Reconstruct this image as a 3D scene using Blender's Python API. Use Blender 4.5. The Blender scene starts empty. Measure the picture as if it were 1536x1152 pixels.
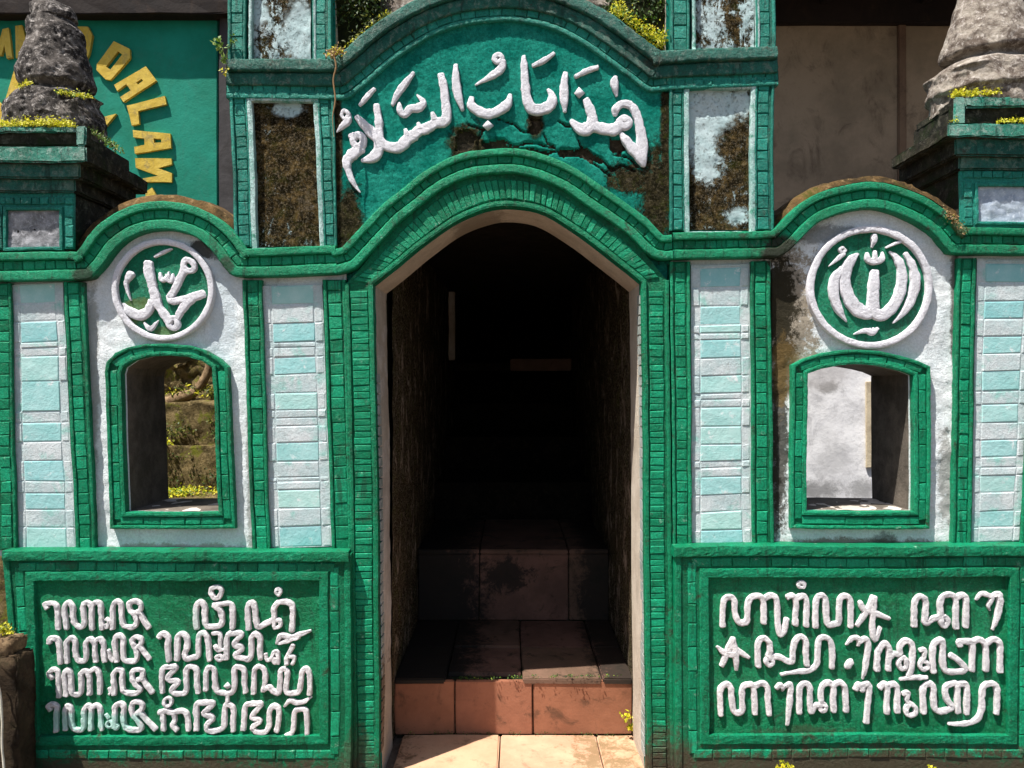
import bpy, bmesh, math, random
from mathutils import Vector, noise
from mathutils.geometry import tessellate_polygon
random.seed(7)
R = math.radians
S = 0.0025            # metres per facade unit
F = 1154.0            # camera distance in facade units
EYE = 585.0           # eye height in facade units
scene = bpy.context.scene
C = scene.collection

# ------------------------------------------------------------------ camera, sky, sun, exposure
cam = bpy.data.cameras.new('camera'); co = bpy.data.objects.new('camera', cam); C.objects.link(co)
co.location = (0, -F*S, EYE*S); co.rotation_euler = (R(90), 0, 0)
cam.sensor_width = 36; cam.lens = 36*F/1536; cam.clip_start = .05; cam.clip_end = 500
scene.camera = co
SUN_EL, SUN_AZ = 66.0, 52.0      # azimuth: degrees to the left of the facade's outward normal
w = bpy.data.worlds.new('World'); scene.world = w; w.use_nodes = True
nt = w.node_tree; nt.nodes.clear()
sky = nt.nodes.new('ShaderNodeTexSky'); sky.sky_type = 'NISHITA'; sky.sun_disc = False
sky.sun_elevation = R(SUN_EL); sky.sun_rotation = R(180+SUN_AZ); sky.air_density = 1.0; sky.dust_density = 2.0
bg = nt.nodes.new('ShaderNodeBackground'); bg.inputs[1].default_value = 0.07
wo = nt.nodes.new('ShaderNodeOutputWorld'); nt.links.new(sky.outputs[0], bg.inputs[0]); nt.links.new(bg.outputs[0], wo.inputs[0])
sl = bpy.data.lights.new('sun', 'SUN'); sl.energy = 5.0; sl.angle = R(0.5); sl.color = (1.0, .955, .89)
so = bpy.data.objects.new('sun', sl); C.objects.link(so); so.location = (-4, -4, 8)
sdir = Vector((-math.sin(R(SUN_AZ))*math.cos(R(SUN_EL)), -math.cos(R(SUN_AZ))*math.cos(R(SUN_EL)), math.sin(R(SUN_EL))))
so.rotation_euler = sdir.to_track_quat('Z', 'Y').to_euler()
vs = scene.view_settings; vs.view_transform = 'Standard'; vs.look = 'None'; vs.gamma = 1; vs.use_curve_mapping = False
vs.exposure = 1.0

# ------------------------------------------------------------------ units: facade drawing (x right, y down) at depth d behind the front plane
def W(px, py, d, dref=None):
    k = 1 + (d if dref is None else dref)/F
    return Vector(((px-768)*k*S, d*S, (EYE-(py-576)*k)*S))
def warp(v, hf=0.0, lf=1.3):
    a = noise.noise_vector(v*2.1)*lf*S*1.6
    b = noise.noise_vector(v*9.0+Vector((3, 7, 1)))*lf*S*.7
    r = v+Vector((a.x+b.x, 0, a.z+b.z))
    if hf: r = r+noise.noise_vector(v*70)*hf*S+noise.noise_vector(v*190)*hf*.5*S
    return r

# ------------------------------------------------------------------ objects
ORG = {}
def tag(o, label=None, cat=None, group=None, kind=None):
    if label: o['label'] = label
    if cat: o['category'] = cat
    if group: o['group'] = group
    if kind: o['kind'] = kind
    return o
def thing(name, loc, label, cat, group=None):
    o = bpy.data.objects.new(name, None); C.objects.link(o); o.location = loc; o.empty_display_size = .1; o['kind'] = 'thing'
    ORG[o.name] = Vector(loc); return tag(o, label, cat, group)
def obj(name, vs_, fs, mats, parent=None, smooth=False, fmat=None):
    c = Vector((0, 0, 0))
    for v in vs_: c += v
    c /= max(1, len(vs_))
    me = bpy.data.meshes.new(name); me.from_pydata([v-c for v in vs_], [], fs)
    if not isinstance(mats, (list, tuple)): mats = [mats]
    for m in mats: me.materials.append(m)
    if fmat: me.polygons.foreach_set('material_index', fmat)
    if smooth: me.polygons.foreach_set('use_smooth', [True]*len(me.polygons))
    me.update()
    o = bpy.data.objects.new(name, me); C.objects.link(o); ORG[o.name] = c
    if parent is not None:
        o.parent = parent; o.location = c-ORG[parent.name]
    else: o.location = c
    return o
class MB:
    def __init__(s): s.v = []; s.f = []; s.m = []
    def add(s, v, f, m=0):
        n = len(s.v); s.v += v; s.f += [tuple(i+n for i in q) for q in f]; s.m += [m]*len(f)
    def build(s, name, mats, parent=None, smooth=False): return obj(name, s.v, s.f, mats, parent, smooth, s.m)

# ------------------------------------------------------------------ paths and mouldings
def catmull(p, n=6, closed=False):
    out = []; m = len(p); dim = len(p[0])
    rng = range(m) if closed else range(m-1)
    for i in rng:
        g = (lambda j: p[j % m]) if closed else (lambda j: p[min(max(j, 0), m-1)])
        a, b, c, d = g(i-1), g(i), g(i+1), g(i+2)
        for k in range(n):
            t = k/n
            out.append(tuple(.5*((2*b[q])+(c[q]-a[q])*t+(2*a[q]-5*b[q]+4*c[q]-d[q])*t*t+(3*b[q]-a[q]-3*c[q]+d[q])*t**3) for q in range(dim)))
    if not closed: out.append(tuple(p[-1]))
    return out
class Path:
    def __init__(s, pts, closed=False, smooth=False, step=6):
        if smooth: pts = catmull(pts, 5, closed)
        s.closed = closed; q = []
        m = len(pts)
        for i in range(m if closed else m-1):
            a, b = pts[i], pts[(i+1) % m]; L = math.hypot(b[0]-a[0], b[1]-a[1]); n = max(1, int(round(L/step)))
            for k in range(n): q.append((a[0]+(b[0]-a[0])*k/n, a[1]+(b[1]-a[1])*k/n))
        if not closed: q.append(tuple(pts[-1]))
        s.p = q; n = len(q); s.n = []
        def sn(i, j):
            t = (q[j][0]-q[i][0], q[j][1]-q[i][1]); L = math.hypot(*t) or 1
            return (t[1]/L, -t[0]/L)
        for i in range(n):
            if closed: n1, n2 = sn((i-1) % n, i), sn(i, (i+1) % n)
            else: n1 = sn(max(i-1, 0), max(i, 1)); n2 = sn(min(i, n-2), min(i+1, n-1))
            mx, my = n1[0]+n2[0], n1[1]+n2[1]; L = math.hypot(mx, my) or 1; mx /= L; my /= L
            cs = max(.5, mx*n1[0]+my*n1[1]); s.n.append((mx/cs, my/cs))
        s.L = [0]
        for i in range(1, n+(1 if closed else 0)):
            a, b = q[i-1], q[i % n]; s.L.append(s.L[-1]+math.hypot(b[0]-a[0], b[1]-a[1]))
        s.len = s.L[-1]
    def at(s, t, off):
        t = min(max(t, 0), s.len-1e-6); lo, hi = 0, len(s.L)-1
        while hi-lo > 1:
            m = (lo+hi)//2
            if s.L[m] <= t: lo = m
            else: hi = m
        u = (t-s.L[lo])/max(1e-9, s.L[hi]-s.L[lo]); n = len(s.p); i, j = lo, hi % n
        x = s.p[i][0]*(1-u)+s.p[j][0]*u; y = s.p[i][1]*(1-u)+s.p[j][1]*u
        nx = s.n[i][0]*(1-u)+s.n[j][0]*u; ny = s.n[i][1]*(1-u)+s.n[j][1]*u
        return x+nx*off, y+ny*off
def sweep(mb, path, a, b, front, back, r=2.6, hf=.55, mi=0):
    hf *= .8
    """moulding between offsets a..b of a path, rounded front edges"""
    r = min(r, (b-a)/2.6); r *= .62; prof = [(a, back), (a, front+r*1.6), (a+r*.12, front+r*.5), (a+r*.5, front+r*.08), (a+r*1.3, front), ((a*.6+b*.4), front-.25), ((a*.35+b*.65), front-.2), (b-r*1.3, front), (b-r*.5, front+r*.08), (b-r*.12, front+r*.5), (b, front+r*1.6), (b, back)]
    n = len(path.p); v = []; f = []; m = len(prof)
    for i in range(n):
        for (o, d) in prof:
            v.append(warp(W(path.p[i][0]+path.n[i][0]*o, path.p[i][1]+path.n[i][1]*o, d, front), hf if d < back-1 else 0))
    for i in range(n if path.closed else n-1):
        j = (i+1) % n
        for k in range(m-1): f.append((i*m+k, i*m+k+1, j*m+k+1, j*m+k))
    if not path.closed:
        f.append(tuple(range(m))); f.append(tuple((n-1)*m+k for k in reversed(range(m))))
    mb.add(v, f, mi)
def brick(parent, quad, front, back, mat, bev=1.1):
    """one relief brick: chamfered block on a quad of the facade drawing"""
    cx = sum(q[0] for q in quad)/4; cy = sum(q[1] for q in quad)/4; v = []
    ins = []
    for x, y in quad:
        dx, dy = cx-x, cy-y; ins.append((x+math.copysign(min(bev, abs(dx)*.5), dx), y+math.copysign(min(bev, abs(dy)*.5), dy)))
    j = lambda: random.uniform(-.7, .7)
    fr = front+.5+random.uniform(-.45, .45)
    for (x, y), d in [(q, back) for q in quad]+[(q, fr+.9) for q in quad]+[(q, fr) for q in ins]:
        v.append(warp(W(x+j()*(d != back), y+j()*(d != back), d+j()*.5*(d != back), front)))
    f = [(8, 9, 10, 11)]
    for k in range(4):
        l = (k+1) % 4; f += [(k, l, 4+l, 4+k), (4+k, 4+l, 8+l, 8+k)]
    return obj('brick', v, f, mat, parent)
def brick_run(parent, path, a, b, pitch, front, back, mat, gap=1.6, t0=0, t1=None):
    t1 = path.len if t1 is None else t1; n = max(1, round((t1-t0)/pitch)); st = (t1-t0)/n
    cuts = [t0+i*st+(random.uniform(-.14, .14)*st if 0 < i < n else 0) for i in range(n+1)]
    gap *= .62
    for i in range(n):
        s0, s1 = cuts[i]+gap/2, cuts[i+1]-gap/2
        brick(parent, [path.at(s0, a), path.at(s1, a), path.at(s1, b), path.at(s0, b)], front, back, mat)
def sub(poly, step=12):
    out = []
    for i in range(len(poly)):
        a, b = poly[i], poly[(i+1) % len(poly)]; n = max(1, int(math.hypot(b[0]-a[0], b[1]-a[1])/step))
        for k in range(n): out.append((a[0]+(b[0]-a[0])*k/n, a[1]+(b[1]-a[1])*k/n))
    return out
def plate(mb, outer, front, back, holes=(), mf=0, ms=0, mh=0, dref=None, step=12, hf=0.0, bev=0):
    """flat slab cut out of the facade drawing, with real sides and holes"""
    dref = front if dref is None else dref
    loops = [sub(outer, step)]+[sub(h, step) for h in holes]
    polys = [[Vector((x, -y, 0)) for x, y in l] for l in loops]
    tri = tessellate_polygon(polys)
    flat = [p for l in loops for p in l]
    fv = [warp(W(x, y, front, dref), hf) for x, y in flat]; bv = [warp(W(x, y, back, dref)) for x, y in flat]
    n = len(flat); mb.add(fv, [tuple(t) for t in tri], mf)
    base = len(mb.v)-n; mb.v += bv; st = 0
    for li, l in enumerate(loops):
        m = len(l)
        for i in range(m):
            j = (i+1) % m
            mb.f.append((base+st+i, base+st+j, base+n+st+j, base+n+st+i)); mb.m.append(ms if li == 0 else mh)
        st += m
def grid_plate(mb, x0, x1, y0, y1, d, amp, mi=0, step=5, seed=0, inside=None, dref=None):
    """hand-trowelled surface: a fine grid with real unevenness"""
    nx = max(2, int((x1-x0)/step)); ny = max(2, int((y1-y0)/step)); v = []; f = []
    for j in range(ny+1):
        for i in range(nx+1):
            p = W(x0+(x1-x0)*i/nx, y0+(y1-y0)*j/ny, d, dref)
            h = noise.noise(p*6+Vector((seed, 0, 0)))*.8+noise.noise(p*17)*.6+noise.noise(p*45)*.5+noise.noise(p*90)*.35
            p.y -= h*amp*S; v.append(p)
    for j in range(ny):
        for i in range(nx):
            if inside and not inside(x0+(x1-x0)*(i+.5)/nx, y0+(y1-y0)*(j+.5)/ny): continue
            a = j*(nx+1)+i; f.append((a, a+1, a+nx+2, a+nx+1))
    mb.add(v, f, mi)
def box(mb, x0, x1, y0, y1, front, back, r=1.5, mi=0, hf=.5, n=6):
    """box given on the drawing at its front depth, subdivided and roughened"""
    a = W(x0, y1, front); b = W(x1, y0, front); b.y = back*S
    rbox(mb, a, b, mi, hf, n)
def rbox(mb, a, b, mi=0, hf=.5, n=6, seg=None):
    bm = bmesh.new(); bmesh.ops.create_cube(bm, size=1)
    for v in bm.verts: v.co = Vector(((a.x+b.x)/2+v.co.x*(b.x-a.x), (a.y+b.y)/2+v.co.y*(b.y-a.y), (a.z+b.z)/2+v.co.z*(b.z-a.z)))
    bmesh.ops.bevel(bm, geom=bm.edges[:], offset=min(2.5*S, .2*min(abs(b.x-a.x), abs(b.y-a.y), abs(b.z-a.z))), segments=2, affect='EDGES')
    for k in range(n):
        L = seg or 12*S; e = [e for e in bm.edges if e.calc_length() > L*1.6]
        if not e: break
        bmesh.ops.subdivide_edges(bm, edges=e, cuts=1, use_grid_fill=True)
    bmesh.ops.triangulate(bm, faces=[f for f in bm.faces if len(f.verts) > 4])
    v = [warp(x.co.copy(), hf) for x in bm.verts]; bm.verts.index_update()
    mb.add(v, [tuple(q.index for q in f.verts) for f in bm.faces], mi); bm.free()
def stroke(mb, pts, base, h, w=None, sm=True, org=(0, 0), sc=1.0, closed=False, hf=.5, flat=.5):
    """raised plaster stroke with a domed section; pts = (x, y[, half width])"""
    P = [((p[0]*sc+org[0]), (p[1]*sc+org[1]), (p[2]*.93 if len(p) > 2 else w)*sc) for p in pts]
    if sm and len(P) > 2: P = catmull(P, 5, closed)
    elif not closed:
        P = [tuple(P[i][q]+(P[i+1][q]-P[i][q])*k/5 for q in range(3)) for i in range(len(P)-1) for k in range(5)]+[P[-1]]
    P = [(x, y, max(.4, r)) for x, y, r in P]
    if not closed:
        def cap(a, b):
            t = (a[0]-b[0], a[1]-b[1]); L = math.hypot(*t) or 1; r = a[2]; o = []
            for th in (25, 50, 72, 88):
                o.append((a[0]+t[0]/L*r*math.sin(R(th))*.6, a[1]+t[1]/L*r*math.sin(R(th))*.6, r*math.cos(R(th))))
            return o
        P = list(reversed(cap(P[0], P[1])))+P+cap(P[-1], P[-2])
    n = len(P); prof = [(-1.05, 0), (-.99, .72), (-.94, .86), (-.82, .97), (-.5, 1), (0, 1), (.5, 1), (.82, .97), (.94, .86), (.99, .72), (1.05, 0)]
    m = len(prof); v = []; f = []; rmax = max(p[2] for p in P)
    for i in range(n):
        a = P[(i-1) % n if closed else max(i-1, 0)]; b = P[(i+1) % n if closed else min(i+1, n-1)]
        t = (b[0]-a[0], b[1]-a[1]); L = math.hypot(*t) or 1; nx, ny = t[1]/L, -t[0]/L
        x, y, r = P[i]; r *= .88 if closed else 1; q_ = Vector((x*.11, y*.11, 0)); r *= 1+.16*noise.noise(q_)+.10*noise.noise(q_*4); hh = h*min(1, .35+.9*r/rmax) if r > .8 else h*.45
        if not closed and (i < 4 or i >= n-4): hh *= (.55, .85, .95, 1)[i if i < 4 else n-1-i]
        for (o, z) in prof:
            v.append(warp(W(x+nx*o*r, y+ny*o*r, base-z*hh, base-h*.5), hf if z > 0 else 0))
    for i in range(n if closed else n-1):
        j = (i+1) % n
        for k in range(m-1): f.append((i*m+k, i*m+k+1, j*m+k+1, j*m+k))
    mb.add(v, f, 0)
def ring(pts): return ('o', pts)
def letters(parent, groups, base, h, org, sc, w, mat, name='letter', hf=.5):
    for g in groups:
        mb = MB()
        for s in g:
            closed = False
            if s[0] == 'o': closed = True; s = s[1]
            ww = w
            if s[0] == 'w': ww = s[1]; s = s[2]
            if s and s[0] == 'o': closed = True; s = s[1]
            if s[0] == 'p':     # straight-edged polygon, e.g. a diamond dot
                c = (sum(p[0] for p in s[1])/len(s[1]), sum(p[1] for p in s[1])/len(s[1]))
                T = lambda p, k: ((c[0]+(p[0]-c[0])*k)*sc+org[0], (c[1]+(p[1]-c[1])*k)*sc+org[1])
                n = len(s[1]); v = []
                for k, d in ((1, base), (1, base-h*.5), (.72, base-h)): v += [warp(W(*T(p, k), d, base-h*.5), .3) for p in s[1]]
                f = [tuple(range(2*n, 3*n))]+[(q*n+i, q*n+(i+1) % n, (q+1)*n+(i+1) % n, (q+1)*n+i) for q in (0, 1) for i in range(n)]
                mb.add(v, f); continue
            stroke(mb, s, base, h, ww, True, org, sc, closed, hf*1.5)
        mb.build(name, mat, parent, True)

# ------------------------------------------------------------------ materials
class Mat:
    def __init__(s, name, rough=.8, spec=.3):
        s.m = bpy.data.materials.new(name); s.m.use_nodes = True; s.nt = s.m.node_tree
        s.b = s.nt.nodes['Principled BSDF']; s.b.inputs['Roughness'].default_value = rough
        s.b.inputs['Specular IOR Level'].default_value = spec
        s.pos = s.new('ShaderNodeNewGeometry').outputs['Position']; s.h = None
    def new(s, t): return s.nt.nodes.new(t)
    def set(s, inp, v):
        if isinstance(v, bpy.types.NodeSocket): s.nt.links.new(v, inp)
        elif isinstance(v, (tuple, list)) and len(v) == 3 and inp.type == 'RGBA': inp.default_value = (*v, 1)
        else: inp.default_value = v
    def math(s, op, a, b=0.0, c=None, clamp=False):
        n = s.new('ShaderNodeMath'); n.operation = op; n.use_clamp = clamp; s.set(n.inputs[0], a); s.set(n.inputs[1], b)
        if c is not None: s.set(n.inputs[2], c)
        return n.outputs[0]
    def noise(s, scale, detail=4, rough=.6, dist=0, stretch=(1, 1, 1), off=(0, 0, 0)):
        mp = s.new('ShaderNodeMapping'); s.nt.links.new(s.pos, mp.inputs[0]); mp.inputs['Scale'].default_value = stretch; mp.inputs['Location'].default_value = off
        n = s.new('ShaderNodeTexNoise'); s.nt.links.new(mp.outputs[0], n.inputs['Vector']); n.inputs['Scale'].default_value = scale
        n.inputs['Detail'].default_value = detail; n.inputs['Roughness'].default_value = rough; n.inputs['Distortion'].default_value = dist
        return n.outputs[0]
    def ramp(s, fac, a, b):          # smooth 0..1 between a and b
        n = s.new('ShaderNodeMapRange'); n.interpolation_type = 'SMOOTHSTEP'
        s.set(n.inputs[0], fac); n.inputs[1].default_value = a; n.inputs[2].default_value = b
        return n.outputs[0]
    def mix(s, a, b, fac, mode='MIX'):
        n = s.new('ShaderNodeMix'); n.data_type = 'RGBA'; n.blend_type = mode; n.clamp_factor = True
        s.set(n.inputs[0], fac); s.set(n.inputs[6], a); s.set(n.inputs[7], b); return n.outputs[2]
    def blob(s, px, py, rx, ry, d=0, soft=.5, amp=.9, scale=14, off=0):   # a stain with a ragged outline at a fixed place on the wall
        c = W(px, py, d); k = 1+d/F
        sx = s.new('ShaderNodeSeparateXYZ'); s.nt.links.new(s.pos, sx.inputs[0])
        dx = s.math('DIVIDE', s.math('SUBTRACT', sx.outputs[0], c.x), rx*k*S); dz = s.math('DIVIDE', s.math('SUBTRACT', sx.outputs[2], c.z), ry*k*S)
        r = s.math('SQRT', s.math('ADD', s.math('MULTIPLY', dx, dx), s.math('MULTIPLY', dz, dz)))
        n = s.math('MULTIPLY', s.math('SUBTRACT', s.math('MULTIPLY_ADD', s.noise(scale*4.3, 6, .8, .4, off=(off, 3, 0)), .55, s.math('MULTIPLY', s.noise(scale, 4, .7, .6, off=(off, 0, 0)), .75)), .65), amp*2.6)
        return s.ramp(s.math('ADD', r, n), 1+soft*.5, 1-soft*.5)
    def rnd(s):
        return s.new('ShaderNodeObjectInfo').outputs['Random']
    def island(s): return s.new('ShaderNodeNewGeometry').outputs['Random Per Island']
    def bump(s, h, dist=.003, strength=1.0):
        n = s.new('ShaderNodeBump'); n.inputs['Strength'].default_value = strength; n.inputs['Distance'].default_value = dist
        s.set(n.inputs['Height'], h)
        if s.h is not None: s.nt.links.new(s.h, n.inputs['Normal'])
        s.h = n.outputs[0]; s.nt.links.new(s.h, s.b.inputs['Normal'])
    def done(s, col, rough=None):
        s.set(s.b.inputs['Base Color'], col)
        if rough is not None: s.set(s.b.inputs['Roughness'], rough)
        return s.m

def paint(name, c1, c2, worn=(.25, .45, .33), wornk=.62, grime=.5, bumpd=.0035, rough=.42, stains=(), rv=.18, edge=0):
    s = Mat(name, rough, .2)
    col = s.mix(c1, c2, s.ramp(s.noise(5, 6, .7), .4, .6))
    col = s.mix(col, tuple(x*.62 for x in c1), s.math('MULTIPLY', s.ramp(s.noise(2.3, 6, .7, .4, off=(4, 2, 9)), .52, .72), .7))
    if rv:
        r = s.rnd(); col = s.mix(col, s.mix(tuple(x*.72 for x in c1), tuple(min(1, x*1.3+.01) for x in c2), r), rv*2)
    col = s.mix(col, worn, s.math('MULTIPLY', s.ramp(s.noise(34, 7, .75, .3), wornk-.03, wornk+.08), .75))
    g = s.math('MULTIPLY', s.ramp(s.noise(11, 8, .8, .5, off=(8, 1, 3)), .555, .68), grime)
    col = s.mix(col, (.035, .03, .018), g)
    fine = s.noise(150, 5, .8, .2)
    col = s.mix(col, s.mix((.42, .42, .42), (1.5, 1.5, 1.5), s.ramp(fine, .34, .66)), .55, 'MULTIPLY')
    pt = s.new('ShaderNodeNewGeometry').outputs['Pointiness']
    if edge: e_ = s.ramp(s.math('ADD', pt, s.math('MULTIPLY', s.math('SUBTRACT', s.noise(60, 6, .8), .5), .22)), .555, .62)
    if edge: col = s.mix(col, worn, s.math('MULTIPLY', e_, edge))
    st_ = s.noise(11, 7, .78, .3, stretch=(2.4, 1, .3), off=(6, 0, 2)); col = s.mix(col, tuple(x*.35+.006 for x in c1), s.math('MULTIPLY', s.ramp(st_, .535, .64), .75))
    for st in stains: col = s.mix(col, st[1], s.math('MULTIPLY', st[0](s), st[2]))
    s.bump(s.noise(16, 4, .6), bumpd*2.2, .8)
    s.bump(s.noise(75, 7, .78, .4), bumpd*2.4, 1.0)
    return s.done(col, s.math('ADD', s.math('MULTIPLY', s.noise(20, 4), .3), rough-.12))
MOSS = (.018, .016, .008); SOIL = (.06, .045, .028)
low = lambda px, py, rx, ry, sc=14, amp=.9: (lambda s: s.blob(px, py, rx, ry, amp=amp, scale=sc))
foot = [(low(200, 1170, 420, 42, 18), SOIL, .95), (low(1300, 1168, 420, 52, 18), SOIL, .95), (low(540, 1160, 30, 60), SOIL, .6), (low(1000, 1160, 40, 70), SOIL, .8)]
M = {}
M['green'] = paint('green_paint', (.0005, .175, .074), (.001, .25, .118), grime=.9, wornk=.64, edge=.45, stains=foot+[(low(1165, 378, 26, 26), MOSS, .95), (low(1435, 330, 14, 30), (.10, .06, .02), .6), (low(130, 412, 14, 16), MOSS, .8), (low(342, 400, 10, 14), MOSS, .7)])
M['brick'] = paint('green_paint_bricks', (.0005, .165, .070), (.001, .255, .125), stains=foot+[(low(1165, 378, 24, 26), MOSS, .95)], rv=.3, bumpd=.002)
M['deep'] = paint('deep_green_paint', (.002, .15, .055), (.003, .20, .08), worn=(.02, .24, .12), wornk=.56, rv=0, bumpd=.0045, stains=foot+[(low(1200, 1100, 80, 16), SOIL, .5)])
M['teal'] = paint('teal_paint', (.006, .155, .112), (.015, .235, .175), worn=(.22, .40, .32), grime=.55, rv=.25, bumpd=.0025)
M['tealdark'] = paint('weathered_teal_paint', (.008, .085, .062), (.022, .14, .105), worn=(.13, .20, .16), wornk=.53, edge=.5, grime=.9, rv=.05, bumpd=.004)
M['pale'] = paint('pale_frame_paint', (.22, .42, .38), (.45, .60, .58), worn=(.02, .25, .15), wornk=.55, grime=.5, rv=0, bumpd=.0025)
JK = dict(worn=(.05, .2, .12), wornk=.6, grime=.95, rv=0, bumpd=.003)
M['joint'] = paint('grimy_green_joint', (.001, .10, .042), (.002, .16, .07), stains=foot, **JK)
M['jointteal'] = paint('grimy_teal_joint', (.004, .09, .062), (.008, .14, .10), **JK)
def plaster(name, c1, c2, bumpd=.004, grime=.35, stains=(), teal=0.0, fine=.3):
    s = Mat(name, .88, .2)
    col = s.mix(c1, c2, s.ramp(s.noise(6, 6, .7), .35, .65))
    col = s.mix(col, s.mix((.55, .55, .54), (1.3, 1.3, 1.3), s.ramp(s.noise(140, 5, .8, .2), .34, .66)), fine, 'MULTIPLY')
    dr = s.noise(16, 8, .8, .3, stretch=(2.6, 1, .22), off=(1, 0, 6)); col = s.mix(col, (.11, .10, .08), s.math('MULTIPLY', s.ramp(dr, .575, .68), grime*.9))
    if teal: col = s.mix(col, (.16, .50, .42), s.math('MULTIPLY', s.ramp(s.noise(9, 6, .7, .4, off=(3, 3, 1)), .5, .7), teal))
    col = s.mix(col, (.09, .085, .07), s.math('MULTIPLY', s.ramp(s.noise(26, 9, .8, .4, off=(2, 7, 1)), .57, .75), grime))
    for st in stains: col = s.mix(col, st[1], s.math('MULTIPLY', st[0](s), st[2]))
    s.bump(s.noise(18, 5, .6), bumpd*2, .7)
    s.bump(s.noise(80, 8, .78, .3), bumpd*2.2, 1.0)
    return s.done(col)
M['white'] = plaster('white_plaster', (.66, .72, .74), (.78, .81, .82), bumpd=.003, grime=.42, stains=[
    (low(375, 640, 8, 190, 20), (.12, .12, .09), .6), (low(135, 560, 9, 150, 22), (.2, .2, .16), .6), (low(1172, 640, 12, 170, 22, 1.3), (.035, .028, .015), .9), (low(1425, 720, 14, 70, 20, 1.2), (.14, .12, .09), .6),
    (low(1184, 480, 44, 110, 24, 1.3), (.20, .14, .065), .8), (low(1172, 455, 26, 90, 20, 1.2), (.022, .018, .008), .98), (low(1180, 555, 20, 45, 20), (.14, .09, .03), .8), (low(1163, 700, 9, 130, 20), MOSS, .8),
    (low(1300, 822, 170, 13, 20), (.20, .16, .11), .85), (low(250, 826, 120, 9, 20), (.3, .27, .2), .7), (low(1437, 470, 7, 150, 20), (.06, .05, .03), .8),
    (low(310, 372, 42, 13, 18), MOSS, .9), (low(1240, 350, 60, 14), MOSS, .6), (low(1330, 812, 18, 12), MOSS, .6), (low(330, 460, 22, 90), (.5, .6, .66), .5)])
M['letter'] = plaster('white_letter_paint', (.66, .66, .70), (.76, .75, .79), bumpd=.0035, grime=.28)
M['letterlow'] = plaster('white_script_paint', (.60, .58, .59), (.72, .69, .69), bumpd=.003, grime=.3, stains=[(low(130, 1075, 100, 14), (.25, .62, .5), .6), (low(300, 930, 12, 20), (.3, .6, .5), .3)])
M['scored'] = plaster('pale_scored_panel', (.42, .53, .54), (.58, .62, .63), bumpd=.0018, grime=.45, teal=.7)
def block_mat():
    s = Mat('pale_teal_block', .8, .3)
    col = s.mix((.25, .50, .47), (.46, .64, .62), s.ramp(s.noise(12, 6, .7), .3, .7))
    col = s.mix(col, s.mix((.17, .46, .50), (.42, .64, .58), s.rnd()), .5)
    col = s.mix(col, (.66, .70, .70), s.ramp(s.noise(22, 8, .75, .4, off=(1, 5, 5)), .56, .68))
    col = s.mix(col, (.12, .11, .09), s.math('MULTIPLY', s.ramp(s.noise(30, 9, .8, .4), .62, .78), .5))
    s.bump(s.noise(80, 6, .7), .0022, .7); s.bump(s.noise(20, 4, .6), .004, .5)
    return s.done(col)
M['block'] = block_mat()
def mossy(name, thr, off=0, base=((.44, .58, .59), (.50, .61, .62)), moss=((.022, .018, .009), (.23, .155, .06)), stains=(), bk=1.0, speck=.35, fine=0):
    s = Mat(name, 1.0, 0.0)
    col = s.mix(base[0], base[1], s.ramp(s.noise(9, 5, .7, off=(off, 0, 0)), .35, .65))
    m = s.mix(moss[0], moss[1], s.ramp(s.noise(38, 8, .8, .2, off=(off, 3, 0)), .44, .66))
    m = s.mix(m, (.30, .24, .17), s.math('MULTIPLY', s.ramp(s.noise(16, 9, .8, .6, off=(off, 9, 2), stretch=(1, 1, .6)), .56, .72), .2 if fine else .75))
    m = s.mix(m, (.05, .06, .01), s.math('MULTIPLY', s.ramp(s.noise(20, 5, .7, off=(0, 9, off)), .5, .7), .6))
    m = s.mix(m, (.46, .38, .26), s.math('MULTIPLY', s.ramp(s.noise(120, 6, .85, .2, off=(off, 1, 1)), .51, .62), .15 if fine else .6))
    gr = s.math('ADD', s.math('MULTIPLY', s.noise(48, 8, .85, .3, off=(off, 2, 0)), .34), s.math('MULTIPLY', s.noise(170, 4, .9, off=(0, off, 0)), .16))
    mask = s.ramp(s.math('ADD', s.math('MULTIPLY', s.noise(8, 7, .72, .5, off=(off, 0, off), stretch=(1.5, 1, .6)), .5), gr), thr+.012, thr-.012)
    sp = s.ramp(s.noise(95, 7, .9, .2, off=(off, 5, 5)), .56, .60)
    for st in stains: mask = s.math('MAXIMUM', mask, st(s)) if st.__name__ != 'clear' else s.math('MULTIPLY', mask, s.math('SUBTRACT', 1, st(s)))
    mask = s.math('MAXIMUM', mask, s.math('MULTIPLY', sp, speck)) if not stains else s.math('MINIMUM', s.math('ADD', mask, s.math('MULTIPLY', sp, speck)), 1)
    col = s.mix(col, m, mask)
    if fine: col = s.mix(col, s.mix((.6, .6, .6), (1.6, 1.6, 1.6), s.ramp(s.noise(110, 6, .85, .3), .38, .64)), .6, 'MULTIPLY')
    s.bump(s.math('MULTIPLY', s.noise(90, 8, .82), mask), .010*bk, 1.0); s.bump(s.noise(85 if fine else 45, 8, .8), (.005 if fine else .008)*bk, .9)
    return s.done(col)
def clr(px, py, rx, ry, sc=14, amp=.9):
    def clear(s): return s.blob(px, py, rx, ry, amp=amp, scale=sc)
    return clear
M['moss_a'] = mossy('mossy_panel_top_left', .505, 1, stains=[clr(450, 45, 24, 50, amp=.6), clr(385, 15, 16, 22, amp=.6)])
M['moss_b'] = mossy('mossy_panel_left', .58, 2, stains=[clr(430, 162, 26, 12, 20, .8)])
M['moss_c'] = mossy('mossy_panel_top_right', .50, 5.3)
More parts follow.
